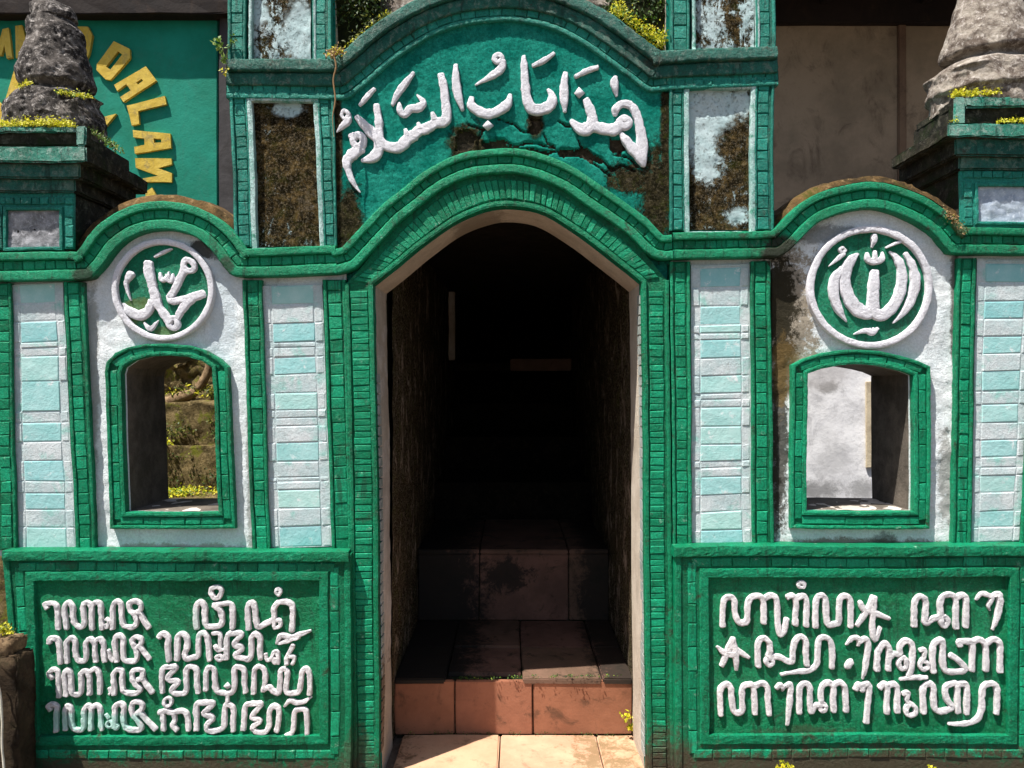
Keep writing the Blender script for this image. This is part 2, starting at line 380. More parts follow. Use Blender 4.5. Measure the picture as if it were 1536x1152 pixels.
M['moss_d'] = mossy('mossy_panel_right', .565, 4, stains=[clr(1062, 160, 46, 44, 12, .7), clr(1052, 205, 30, 40, 16, .9), clr(1115, 150, 12, 26, 16), clr(1105, 322, 18, 14, 26, 1.3), clr(1062, 245, 22, 26, 26, 1.4)])
M['tymp'] = mossy('tympanum_paint', .30, 7, speck=.12, fine=1, base=((.006, .14, .105), (.018, .22, .165)), moss=((.014, .013, .007), (.06, .05, .025)), stains=[
    low(985, 296, 26, 80, 16, 1.0), low(1000, 200, 9, 120, 18, .5), low(520, 340, 26, 60, 16, .8), low(505, 215, 9, 120, 20, .5),
    low(700, 218, 26, 34, 20, .7), low(945, 268, 34, 22, 26, 1.5), low(740, 224, 40, 6, 24, .9), low(803, 185, 13, 20, 24, .5)])
M['flake'] = paint('peeling_teal_flake', (.012, .20, .135), (.03, .27, .19), worn=(.12, .30, .18), wornk=.56, grime=.7, bumpd=.004, rv=.1)
M['soffit'] = plaster('soffit_plaster', (.48, .41, .33), (.60, .53, .44), grime=.5, stains=[(low(700, 320, 60, 20), (.12, .1, .07), .5)])
M['jamb'] = plaster('pale_jamb_plaster', (.50, .44, .38), (.68, .62, .56), grime=.45, stains=[(low(968, 1150, 30, 60, 18), (.12, .07, .04), .9), (low(575, 1130, 30, 110, 18), (.14, .08, .04), .8)])
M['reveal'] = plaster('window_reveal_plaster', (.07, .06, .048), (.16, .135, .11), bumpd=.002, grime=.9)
def rocky(name, c1, c2, c3, bd=.012, sc=1.0, rough=.95, moss=None, k=.5):
    s = Mat(name, rough, .15)
    col = s.mix(c1, c2, s.ramp(s.noise(9*sc, 8, .75, .4), .4, .62))
    col = s.mix(col, c3, s.ramp(s.noise(30*sc, 8, .78, .3, off=(5, 5, 2)), .5, .68))
    if moss:
        nz = s.new('ShaderNodeSeparateXYZ'); s.nt.links.new(s.new('ShaderNodeNewGeometry').outputs['Normal'], nz.inputs[0])
        col = s.mix(col, moss, s.math('MULTIPLY', s.ramp(s.math('ADD', s.math('MULTIPLY', nz.outputs[2], .0), s.noise(7*sc, 7, .75, .5, off=(1, 8, 4))), k, k+.12), .9))
    s.bump(s.noise(22*sc, 9, .75, .3), bd, .9); s.bump(s.noise(110*sc, 6, .75), bd*.35, .8)
    return s.done(col)
M['extrados'] = rocky('mossy_vault_top', (.03, .02, .008), (.12, .07, .025), (.20, .13, .06), .01, moss=(.05, .05, .008), k=.55)
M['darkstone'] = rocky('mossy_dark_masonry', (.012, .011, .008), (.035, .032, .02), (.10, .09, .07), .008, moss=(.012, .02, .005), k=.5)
M['stone_dark'] = rocky('weathered_black_stone', (.022, .019, .018), (.17, .15, .135), (.62, .57, .53), .024, 1.5)
M['stone_pale'] = rocky('weathered_pale_stone', (.13, .10, .08), (.42, .37, .31), (.68, .62, .56), .022, 1.5)
M['capteal'] = paint('weathered_cap_paint', (.008, .16, .10), (.04, .30, .22), worn=(.30, .42, .36), edge=.5, wornk=.53, grime=.95, rv=.1, bumpd=.005)
M['greyrough'] = rocky('rough_grey_render', (.16, .16, .17), (.33, .33, .35), (.52, .52, .55), .008, 2)
M['bluepanel'] = rocky('pale_blue_render', (.30, .36, .44), (.45, .52, .60), (.62, .68, .74), .005, 2)
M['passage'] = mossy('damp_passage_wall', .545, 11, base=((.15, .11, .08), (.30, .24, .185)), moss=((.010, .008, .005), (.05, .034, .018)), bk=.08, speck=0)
M['dark'] = rocky('shade_black_plaster', (.006, .005, .004), (.014, .011, .008), (.03, .022, .014), .006)  # near-black tone puts the passage's lack of light into the surface
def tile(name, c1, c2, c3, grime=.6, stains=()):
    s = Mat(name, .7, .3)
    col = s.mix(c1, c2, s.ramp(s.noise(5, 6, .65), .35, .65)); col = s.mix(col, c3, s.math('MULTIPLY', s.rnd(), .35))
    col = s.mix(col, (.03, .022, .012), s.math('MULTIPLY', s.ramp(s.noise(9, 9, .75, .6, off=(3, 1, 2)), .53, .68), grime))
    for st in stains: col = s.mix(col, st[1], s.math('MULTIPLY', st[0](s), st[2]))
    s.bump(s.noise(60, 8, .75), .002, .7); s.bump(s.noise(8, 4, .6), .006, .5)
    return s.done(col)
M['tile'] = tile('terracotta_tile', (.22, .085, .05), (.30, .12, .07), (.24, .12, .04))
M['tileshade'] = tile('shaded_mossy_terracotta_tile', (.11, .055, .04), (.18, .09, .066), (.09, .08, .04), 1.0, stains=[(lambda s: s.blob(640, 900, 84, 130, d=450, amp=.8, scale=9), (.008, .007, .005), .95), (lambda s: s.blob(912, 880, 46, 110, d=450, amp=.8, scale=9), (.010, .009, .006), .9), (lambda s: s.blob(760, 862, 36, 22, d=450, amp=1.2, scale=12), (.008, .007, .005), .85)])  # passage shade painted in: darkened tone, dark blobs over the mossy sides
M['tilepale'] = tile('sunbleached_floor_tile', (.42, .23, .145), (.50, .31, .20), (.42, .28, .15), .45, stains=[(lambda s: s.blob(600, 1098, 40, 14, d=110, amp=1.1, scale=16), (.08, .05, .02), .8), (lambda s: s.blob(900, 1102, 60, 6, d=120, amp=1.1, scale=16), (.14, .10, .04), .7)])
M['ground'] = rocky('packed_earth_and_cement', (.08, .062, .045), (.16, .13, .10), (.24, .20, .16), .02, .4, moss=(.06, .07, .02), k=.6)
def house(name, c1, c2, dirt, grime, bd=.003, sc=1.0, stains=(), rough=.8):
    s = Mat(name, rough, .25)
    col = s.mix(c1, c2, s.ramp(s.noise(2.5*sc, 6, .7), .35, .65))
    col = s.mix(col, dirt, s.math('MULTIPLY', s.ramp(s.noise(5*sc, 9, .78, .7, off=(2, 4, 1), stretch=(1, 1, .7)), .5, .68), grime))
    for st in stains: col = s.mix(col, st[1], s.math('MULTIPLY', st[0](s), st[2]))
    s.bump(s.noise(40*sc, 7, .7), bd, .7); s.bump(s.noise(7*sc, 5, .6), bd*3, .5)
    return s.done(col)
M['housegreen'] = house('house_green_paint', (.002, .165, .105), (.006, .22, .15), (.03, .15, .11), .5)
M['yellow'] = house('yellow_letter_paint', (.50, .34, .04), (.62, .45, .08), (.28, .22, .09), .8, sc=3)
M['eave'] = house('dark_eave_timber', (.007, .004, .0035), (.015, .009, .007), (.04, .022, .012), .5)
M['post'] = house('dark_grey_post', (.035, .032, .033), (.06, .055, .055), (.02, .017, .015), .7)
M['board'] = house('brown_wall_board', (.20, .15, .10), (.29, .215, .145), (.09, .06, .04), .7, .002)
M['batten'] = house('dark_batten', (.12, .07, .045), (.17, .11, .07), (.05, .03, .02), .6)
bl = lambda px, py, rx, ry, amp=.9, sc=12: (lambda s: s.blob(px, py, rx, ry, d=480, amp=amp, scale=sc, soft=1.2))
M['whitewall'] = house('stained_white_wall', (.76, .76, .79), (.84, .84, .86), (.34, .34, .36), .55, .002, 1.6, stains=[
    (bl(1225, 735, 36, 14, .9, 20), (.13, .13, .13), .75), (bl(1250, 690, 26, 28, 1.1, 9), (.32, .32, .33), .5), (bl(1240, 580, 20, 8, 1, 14), (.12, .11, .1), .7), (bl(1295, 735, 22, 16, 1, 22), (.2, .2, .2), .7), (bl(1235, 560, 40, 22, .8, 8), (.42, .40, .40), .6)])
M['cream'] = house('cream_post_paint', (.50, .42, .30), (.60, .52, .38), (.2, .15, .1), .5)
M['terrace'] = rocky('mossy_terrace_stone', (.07, .052, .02), (.22, .16, .07), (.34, .26, .13), .022, 1.6, moss=(.15, .16, .015), k=.51)
M['earth'] = rocky('dark_earth_bank', (.03, .02, .012), (.09, .06, .035), (.05, .04, .02), .03, .6)
M['bark'] = rocky('pale_bark', (.14, .09, .05), (.26, .18, .10), (.09, .06, .035), .006, 3)
def leafm(name, a, b, c, rough=.5):
    s = Mat(name, rough, .35); r = s.island()
    col = s.mix(a, b, s.ramp(r, 0, .6)); col = s.mix(col, c, s.ramp(r, .72, 1))
    s.b.inputs['Subsurface Weight'].default_value = 0
    tr = s.new('ShaderNodeBsdfTranslucent'); s.set(tr.inputs[0], col); mx = s.new('ShaderNodeMixShader'); mx.inputs[0].default_value = .3
    out = [n for n in s.nt.nodes if n.type == 'OUTPUT_MATERIAL'][0]
    s.nt.links.new(s.b.outputs[0], mx.inputs[1]); s.nt.links.new(tr.outputs[0], mx.inputs[2]); s.nt.links.new(mx.outputs[0], out.inputs[0])
    return s.done(col)
M['leaf_yellow'] = leafm('bright_moss_leaf', (.36, .38, .015), (.60, .56, .02), (.62, .50, .04))
M['leaf_green'] = leafm('green_leaf', (.05, .13, .012), (.12, .22, .02), (.26, .32, .05))
M['leaf_dark'] = leafm('dark_leaf', (.012, .035, .006), (.035, .07, .012), (.09, .13, .03))
M['leaf_olive'] = leafm('olive_moss_leaf', (.035, .05, .008), (.10, .12, .015), (.30, .30, .05))
M['dry'] = leafm('dry_root', (.25, .14, .06), (.36, .22, .10), (.45, .34, .18))
M['cable'] = house('cream_cable', (.55, .52, .42), (.65, .6, .5), (.3, .25, .2), .4)

# ------------------------------------------------------------------ leaf clouds and plants
def leaf(mb, p, size, up=.5, mi=0, asp=.5):
    n = Vector((random.gauss(0, 1), random.gauss(0, 1)-.6, random.gauss(0, 1)*.6+up)).normalized()
    t = n.orthogonal().normalized(); a = random.random()*6.28; b = n.cross(t); t, b = t*math.cos(a)+b*math.sin(a), b*math.cos(a)-t*math.sin(a)
    L = size*random.uniform(.6, 1.3); w_ = L*asp
    mb.add([p, p+t*L*.45+b*w_*.5+n*L*.08, p+t*L, p+t*L*.45-b*w_*.5+n*L*.08], [(0, 1, 2, 3)], mi)
def cloud(name, pts, n, size, mats, spread, label, cat, kind='stuff', up=.6, parent=None, asp=.55, group=None):
    """clumps of small leaves; pts = world points the clumps sit on"""
    mb = MB()
    for _ in range(n):
        c = random.choice(pts); q = random.random()
        p = c+Vector((random.gauss(0, spread[0]), random.gauss(0, spread[1]), abs(random.gauss(0, spread[2]))))
        leaf(mb, p, size, up, 0 if len(mats) == 1 or q < .7 else 1, asp)
    o = mb.build(name, mats, parent)
    if parent is None: tag(o, label, cat, group or ('moss patches' if name == 'moss' else 'clumps of weeds'), kind)
    return o
def line(a, b, n, jit=0): return [a.lerp(b, (i+.5)/n)+Vector((random.uniform(-jit, jit), random.uniform(-jit, jit), random.uniform(-jit, jit)*.3)) for i in range(n)]
def sprig(loc, h, n, size, mat, label, cat='plant', group=None):
    t = thing('sprouting_weed', loc, label, cat, group or 'sprouting weeds on the gate'); mb = MB(); lv = MB()
    for i in range(n):
        a = random.random()*6.28; tip = loc+Vector((math.cos(a)*h*.5, math.sin(a)*h*.35-.01, h*random.uniform(.5, 1)))
        mid = loc.lerp(tip, .5)+Vector((0, 0, h*.12)); r = .0008
        for q0, q1 in ((loc, mid), (mid, tip)):
            s_ = Vector((r, 0, 0)); u_ = Vector((0, r, 0)); mb.add([q0-s_, q0+s_, q0+u_, q1-s_, q1+s_, q1+u_], [(0, 1, 4, 3), (1, 2, 5, 4), (2, 0, 3, 5)])
        for k in range(9): leaf(lv, loc.lerp(mid, k/9) if k < 3 else mid.lerp(tip, (k-3)/5), size, .7, 0, .7)
    mb.build('stem', M['leaf_green'], t); lv.build('foliage', mat, t); return t
def blobmesh(name, c, r, mat, amp=.25, sc=6, sub_=5, parent=None, cut=None):
    bm = bmesh.new(); bmesh.ops.create_icosphere(bm, subdivisions=sub_, radius=1)
    v = []
    for x in bm.verts:
        p = Vector((x.co.x*r[0], x.co.y*r[1], x.co.z*r[2]))+c
        k = noise.noise(p*sc)*amp+noise.noise(p*sc*3)*amp*.4+noise.noise(p*sc*9)*amp*.2
        v.append(p+(p-c)*k)
    f = [tuple(q.index for q in t.verts) for t in bm.faces]; bm.free()
    return obj(name, v, f, mat, parent, True)

# ================================================================== SETTING
def sheet(name, x0, x1, y0, y1, z, mat, n=2, amp=0):
    v = []; f = []
    for j in range(n+1):
        for i in range(n+1):
            p = Vector((x0+(x1-x0)*i/n, y0+(y1-y0)*j/n, z)); p.z += noise.noise(p*3)*amp; v.append(p)
    for j in range(n):
        for i in range(n): a = j*(n+1)+i; f.append((a, a+1, a+n+2, a+n+1))
    return obj(name, v, f, mat, None)
tag(sheet('ground', -60, 60, -60, 60, -.03, M['ground']), 'packed earth ground round the gate', None, None, 'structure')

# passage behind the gate: steps, walls, ceiling
U = lambda x, d, z: Vector((x*S, d*S, z*S))
def wall_grid(name, a, b, c_, mat, amp, n1, n2, kind='structure'):
    """uneven sheet from corner a along b and c_"""
    v = []; f = []
    nn = (b-a).cross(c_-a).normalized()
    for j in range(n2+1):
        for i in range(n1+1):
            p = a+(b-a)*(i/n1)+(c_-a)*(j/n2); v.append(p+nn*(noise.noise(p*5)*1.0+noise.noise(p*16)*.6+noise.noise(p*50)*.3)*amp)
    for j in range(n2):
        for i in range(n1): q = j*(n1+1)+i; f.append((q, q+1, q+n1+2, q+n1+1))
    return obj(name, v, f, mat, None, True)
PL, PR = -197, 203
pw = thing('passage', U(0, 900, 0), 'dark stepped passage with damp mossy walls behind the gate', 'passage'); pw['kind'] = 'structure'; del pw['category']
def pas(name, a, b, c_, mat, amp=3*S, n1=60, n2=50):
    o = wall_grid(name, a, b, c_, mat, amp, n1, n2); w_ = ORG[o.name]; o.parent = pw; o.location = w_-ORG[pw.name]; return o
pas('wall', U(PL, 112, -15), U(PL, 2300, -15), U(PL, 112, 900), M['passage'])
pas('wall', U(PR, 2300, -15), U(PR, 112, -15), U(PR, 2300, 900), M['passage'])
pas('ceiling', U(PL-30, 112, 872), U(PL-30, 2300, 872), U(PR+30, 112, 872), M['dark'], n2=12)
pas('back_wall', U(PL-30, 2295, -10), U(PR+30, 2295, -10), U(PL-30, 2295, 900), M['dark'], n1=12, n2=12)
for sx in (PL-4, PR+4):      # outer skins so that no daylight leaks in
    mb = MB(); sg = -1 if sx < 0 else 1
    rbox(mb, U(min(sx+sg*6, sx+sg*34), 108, -12), U(max(sx+sg*6, sx+sg*34), 2310, 905), 0, 0, 0); mb.build('outer_wall', M['darkstone'], pw)
mb = MB(); rbox(mb, U(PL-38, 110, 880), U(PR+38, 2330, 905), 0, 0, 0); mb.build('roof_slab', M['darkstone'], pw)
mb = MB(); rbox(mb, U(PL-36, 2300, -10), U(PR+36, 2330, 879), 0, 0, 0); mb.build('end_wall', M['darkstone'], pw)
st = thing('steps', U(0, 134, 0), 'terracotta tiled steps leading up into the dark doorway', 'steps'); st['kind'] = 'structure'; del st['category']
def tilebox(x0, x1, d0, d1, z0, z1, mat, name='tile'):
    mb = MB(); g = 1.2; j = random.uniform(-1.0, 1.0)
    rbox(mb, U(x0+g, d0+(g if d1-d0 > 30 else 0), z0), U(x1-g, d1-(g if d1-d0 > 30 else 0), z1+(j if d1-d0 > 30 else 0)), 0, .35, 3, 30*S); return mb.build(name, mat, st)
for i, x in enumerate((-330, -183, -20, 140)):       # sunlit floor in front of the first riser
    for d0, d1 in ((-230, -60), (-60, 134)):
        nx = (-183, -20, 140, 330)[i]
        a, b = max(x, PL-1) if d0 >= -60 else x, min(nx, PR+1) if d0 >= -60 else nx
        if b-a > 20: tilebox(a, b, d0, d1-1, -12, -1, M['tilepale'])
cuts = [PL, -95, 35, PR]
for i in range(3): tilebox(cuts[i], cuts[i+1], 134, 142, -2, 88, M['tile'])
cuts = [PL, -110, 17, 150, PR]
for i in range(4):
    tilebox(cuts[i], cuts[i+1], 131 if i != 1 else 165, 290, 82, 93 if i != 1 else 90, M['tileshade']); tilebox(cuts[i], cuts[i+1], 290, 452, 82, 92, M['tileshade'])
mb = MB(); rbox(mb, U(PL, 142, -12), U(PR, 470, 82), 0, .3, 2, 60*S); mb.build('step_core', M['darkstone'], st)
cuts = [PL, -68, 118, PR]
for i in range(3): tilebox(cuts[i], cuts[i+1], 452, 460, 92, 230, M['tileshade']); tilebox(cuts[i], cuts[i+1], 448, 800, 231, 241, M['tileshade'])
mb = MB(); rbox(mb, U(PL, 461, 0), U(PR, 820, 230), 0, .3, 2, 60*S); mb.build('step_core', M['darkstone'], st)
for k, (d0, z0, z1) in enumerate(((800, 241, 335), (1100, 335, 430), (1400, 430, 520), (1700, 520, 600))):
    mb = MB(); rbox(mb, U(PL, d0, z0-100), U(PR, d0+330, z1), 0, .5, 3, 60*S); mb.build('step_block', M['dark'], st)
# faintly lit pale post and sill at the head of the steps
ip = thing('inner_doorway', W(770, 545, 1500), 'dim doorway with a pale left post at the head of the dark steps', 'doorway')
def wbox(parent, name, x0, x1, y0, y1, d, dep, mat, hf=.8, seg=None):
    mb = MB(); a = W(x0, y1, d); b = W(x1, y0, d); b.y += dep*S; rbox(mb, a, b, 0, hf, 4, seg or 40*S); return mb.build(name, mat, parent)
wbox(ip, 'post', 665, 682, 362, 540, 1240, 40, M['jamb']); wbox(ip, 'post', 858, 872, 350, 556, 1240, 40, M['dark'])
wbox(ip, 'sill', 765, 857, 538, 556, 1240, 40, M['tileshade']); wbox(ip, 'sill', 684, 764, 545, 556, 1242, 40, M['dark'])

# ================================================================== GATEWAY (central portal)
BAND_L = [(-80, 421), (60, 421), (128, 420), (143, 411), (156, 396), (174, 372), (200, 354), (230, 345), (260, 345), (295, 356), (321, 378), (340, 404), (356, 414), (420, 414), (505, 411)]
BAND_C = [(505, 411), (527, 405), (541, 395), (591, 347), (630, 308), (666, 281), (702, 265), (738, 259), (774, 259), (809, 267), (845, 283), (881, 308), (917, 333), (945, 354), (972, 380), (992, 388), (1010, 388)]
BAND_R = [(1010, 388), (1080, 387), (1150, 386), (1171, 385), (1191, 370), (1223, 338), (1251, 323), (1286, 314), (1314, 312), (1342, 319), (1377, 335), (1401, 352), (1420, 374), (1434, 381), (1500, 382), (1620, 383)]
BAND_C[3] = (591, 341)
CORN = [(340, 147), (420, 147), (500, 147), (523, 144), (552, 122), (587, 91), (623, 66), (659, 47), (695, 36), (730, 31), (766, 31), (802, 36), (838, 47), (874, 65), (910, 89), (945, 115), (972, 135), (990, 136), (1010, 134), (1080, 131), (1168, 128)]
ARCH = catmull([(559, 427), (586, 406), (626, 373), (667, 343), (703, 323), (739, 311), (771, 309), (807, 314), (843, 332), (884, 361), (925, 393), (962, 424)], 3)
gate = thing('gateway', U(0, 0, 0), 'tall green central portal with arched doorway and white calligraphy above it', 'gateway')
outer = [(520, 1185), (516, 415), (347, 415), (342, -170), (498, -170), (499, 92)]+[(x, y-50) for x, y in CORN[4:16]]+[(1003, 80), (1003, -170), (1164, -170), (1164, 392), (1006, 392), (1008, 1185), (971, 1185), (969, 1150), (966, 700)]+list(reversed(ARCH))+[(562, 600), (566, 900), (570, 1185)]
mb = MB(); plate(mb, outer, 13, 112, dref=-10, ms=1); mb.build('wall_core', [M['tymp'], M['soffit']], gate)
# jambs: pale plaster faces of the opening
def jamb(xf, sgn, name):
    v = []; f = []; ys = [424+i*(1180-424)/60 for i in range(61)]; ds = [-2, 0, 20, 45, 70, 95, 114]
    for y in ys:
        for d in ds:
            px = xf(y)-sgn*.8; p = W(px, y, d, -10); p.x += sgn*noise.noise(p*8)*1.5*S*0+noise.noise(p*30)*.9*S; v.append(warp(p, .4))
    m = len(ds)
    for j in range(60):
        for i in range(m-1): q = j*m+i; f.append((q, q+1, q+m+1, q+m))
    o = obj(name, v, f, M['jamb'], gate, True)
    for k in range(38 if sgn > 0 else 46):           # scored brick lines run over the jamb face as raised pieces
        y0 = 560+k*16 if sgn > 0 else 440+k*15.6
        if y0 > 1130: break
        vv = []
        for (yy, dd) in ((y0+1, 2), (y0+14, 2), (y0+14, 26), (y0+1, 26)):
            for e in (0, 1.4):
                p = W(xf(yy)+sgn*(.6+e), yy, dd, -10); vv.append(warp(p, .2))
        obj('jamb_brick', vv, [(1, 3, 5, 7), (0, 2, 3, 1), (2, 4, 5, 3), (4, 6, 7, 5), (6, 0, 1, 7)], M['jambbrick'], o)
    return o
M['jambbrick'] = plaster('grey_jamb_brick', (.20, .25, .23), (.42, .44, .42), bumpd=.002, grime=.5, stains=[(low(575, 1130, 30, 130, 18), (.14, .08, .04), .8)])
jamb(lambda y: 559.5+9*min(1, (y-424)/500), 1, 'door_jamb')
o = jamb(lambda y: 962.5+7*min(1, (y-424)/500), -1, 'door_jamb')
# door surround
ds_mb = MB()
inner = Path([(568.5, 1182), (568, 920), (565, 700)]+ARCH+[(965, 700), (969, 1000), (970, 1182)], step=6)
# outer edge of the surround follows the string course above and plain verticals below
souter = [(530, 1182), (528, 900), (522, 600), (517, 425)]+catmull([(540, 400), (591, 338), (630, 304), (666, 276), (702, 260), (738, 254), (774, 254), (809, 262), (845, 278), (881, 303), (917, 328), (945, 349)], 3)+[(1003, 420), (1004, 600), (1008, 900), (1011, 1182)]
sin_ = [(568.5, 1182), (568, 920), (565, 700)]+ARCH+[(965, 700), (969, 1000), (970, 1182)]
plate(ds_mb, souter+list(reversed(sin_)), -1.5, 8, dref=-10, mf=1)
sweep(ds_mb, inner, 0, 8, -5, 3)
oL = Path([(530, 1182), (528, 900), (522, 600), (518, 425)]); oR = Path([(1003, 420), (1004, 600), (1008, 900), (1011, 1182)])
sweep(ds_mb, oL, -5, 1, -4.5, 8); sweep(ds_mb, oR, -5, 1, -4.5, 8)
ds_o = ds_mb.build('door_surround', [M['green'], M['joint']], gate, False)
brick_run(ds_o, Path([(562, 1160), (558, 900), (556, 640), (550, 436)]), 0, 25, 10.1, -3.8, -1, M['brick'], 1.2)
bp = Path([(550, 436), (586, 404), (626, 371), (667, 341), (703, 321), (739, 309), (771, 307), (807, 312), (843, 330), (884, 359), (925, 391), (970, 432)])
# radial bricks between the inner lip and the string course
def lerp_run(parent, pa, pb, n, front, back, mat, gap=.12):
    for i in range(n):
        a0, a1 = (i+gap*.5)/n, (i+1-gap*.5)/n
        brick(parent, [pa.at(a0*pa.len, 0), pa.at(a1*pa.len, 0), pb.at(a1*pb.len, 0), pb.at(a0*pb.len, 0)], front, back, mat, 1.1)
pa = Path(catmull([(552, 425), (586, 395), (626, 362), (667, 332), (703, 312), (739, 300), (771, 298), (807, 303), (843, 321), (884, 350), (925, 382), (970, 420)], 4))
pb = Path(catmull([(529, 421), (556, 399), (597, 353), (640, 313), (672, 290), (704, 276), (738, 270), (774, 270), (809, 278), (841, 293), (876, 318), (912, 344), (942, 368), (990, 416)], 4))
lerp_run(ds_o, pa, pb, 58, -3.8, -1, M['brick'])
brick_run(ds_o, Path([(974, 436), (975, 700), (978, 1160)]), 0, 21, 10.1, -3.8, -1, M['brick'], 1.2)

def string_course(parent, pts, end_stain=None, width=42):
    p = Path(pts, smooth=False, step=5)
    # smooth corners a little by resampling through catmull on the traced points
    p = Path(catmull(pts, 4), step=5); mb = MB(); k = width/42
    sweep(mb, p, 0, 15*k, -10, 9, 3.2, .8); sweep(mb, p, 14.5*k, 31*k, -4.5, 9, 1, .3, 1); sweep(mb, p, 30*k, 42*k, -11.5, 9, 3, .9)
    o = mb.build('string_course', [M['green'], M['joint']], parent, True)
    brick_run(o, p, 16.4*k, 28.8*k, 16.5, -6.8, -4, M['brick'], 1.8)
    return o
string_course(gate, BAND_C, width=37)
# tympanum cornice
cp = Path(catmull(CORN, 4), step=5)
mb = MB(); sweep(mb, cp, 0, 7, -4.5, 9, 2.2, .7); sweep(mb, cp, 6.5, 22, -1.5, 9, 1, .3, 2)
sweep(mb, cp, 20, 38, -8, 9, 3, 1.0, 1); sweep(mb, cp, 37, 43, -5, 9, 1, .6, 1); sweep(mb, cp, 42, 60, -14, 22, 4, 1.6, 1)
co_ = mb.build('cornice', [M['teal'], M['tealdark'], M['jointteal']], gate, True)
brick_run(co_, cp, 8.2, 19.3, 18.5, -3.6, -1, M['teal'], 2)
# tympanum surface with real trowel marks
def pip(x, y, poly):
    c = False; n = len(poly); j = n-1
    for i in range(n):
        if (poly[i][1] > y) != (poly[j][1] > y) and x < (poly[j][0]-poly[i][0])*(y-poly[i][1])/(poly[j][1]-poly[i][1])+poly[i][0]: c = not c
        j = i
    return c
tpoly = [(500, 150)]+CORN[3:17]+[(1008, 140), (1008, 380)]+list(reversed([(x, y-10) for x, y in BAND_C[:16]]))+[(500, 400)]
JT = lambda P_: [(x*.1953+690, y*.1953+60) for x, y in P_]
CR = [JT(c) for c in ([(300, 605), (420, 640), (500, 712), (590, 700)], [(170, 690), (140, 760), (128, 835)], [(285, 758), (430, 802), (560, 788), (620, 800), (725, 842)],
      [(915, 735), (925, 820), (1030, 880), (1120, 940), (1165, 1000)], [(1160, 985), (1260, 960), (1345, 1012)], [(755, 618), (845, 662)], [(640, 720), (660, 782), (722, 832)],
      [(1030, 880), (1000, 935), (1145, 1040)], [(1180, 870), (1290, 905), (1380, 990)], [(440, 832), (600, 846), (730, 872)], [(60, 640), (150, 690), (215, 690)])]
HOLES = [JT(c) for c in ([(550, 598), (640, 600), (642, 672), (590, 722), (518, 712), (548, 660)], [(735, 850), (820, 826), (920, 828), (1005, 868), (1105, 925), (1080, 955), (900, 898), (800, 902), (750, 885)],
      [(165, 785), (300, 768), (400, 812), (520, 838), (720, 862), (700, 884), (300, 852), (190, 858)], [(-20, 700), (60, 685), (112, 760), (90, 835), (-30, 860)], [(1150, 740), (1262, 760), (1305, 822), (1225, 872), (1150, 842)])]
def segd(x, y, P_):
    best = 99
    for i in range(len(P_)-1):
        ax, ay = P_[i]; bx, by = P_[i+1]; dx, dy = bx-ax, by-ay; t = min(1, max(0, ((x-ax)*dx+(y-ay)*dy)/(dx*dx+dy*dy))); best = min(best, math.hypot(x-ax-t*dx, y-ay-t*dy))
    return best
mb = MB(); st_ = 2.1; nx, ny = int(514/st_), int(376/st_); v = []; f = []; fm = []; dk = []
for j in range(ny+1):
    for i in range(nx+1):
        x, y = 496+514*i/nx, 26+376*j/ny; p = W(x, y, 2.0)
        h = (noise.noise(p*6)*.6+noise.noise(p*17)*.2+noise.noise(p*60)*.3+noise.noise(p*130)*.45)*1.5; k = 0
        if y > 165 and x > 670:
            q = noise.noise_vector(Vector((x*.07, y*.07, 2)))*4+noise.noise_vector(Vector((x*.3, y*.3, 5)))*1.0; X, Y = x+q.x, y+q.y
            c = min(segd(X, Y, P_) for P_ in CR); wd = 1.1+.9*abs(noise.noise(Vector((x*.05, y*.05, 9))))
            if any(pip(X, Y, P_) for P_ in HOLES): k = 1
            elif c < wd+.6: k = max(0, min(1, (wd+.6-c)/1.0))
            else: h += 1.2*math.exp(-c/6)*noise.noise(Vector((x*.04, y*.04, 1)))*1.6
            h -= k*5
        dk.append(k); p.y -= h*S; v.append(p)
for j in range(ny):
    for i in range(nx):
        if pip(496+514*(i+.5)/nx, 26+376*(j+.5)/ny, tpoly):
            a = j*(nx+1)+i; f.append((a, a+1, a+nx+2, a+nx+1)); fm.append(1 if (dk[a]+dk[a+1]+dk[a+nx+2]+dk[a+nx+1]) > 2.2 else 0)
M['cavity'] = rocky('dark_mortar_under_paint', (.012, .010, .006), (.045, .034, .02), (.09, .07, .045), .006, 2)
ty = obj('tympanum', v, f, [M['tymp'], M['cavity']], gate, True, fm)
J = ((690, 60), .1953)
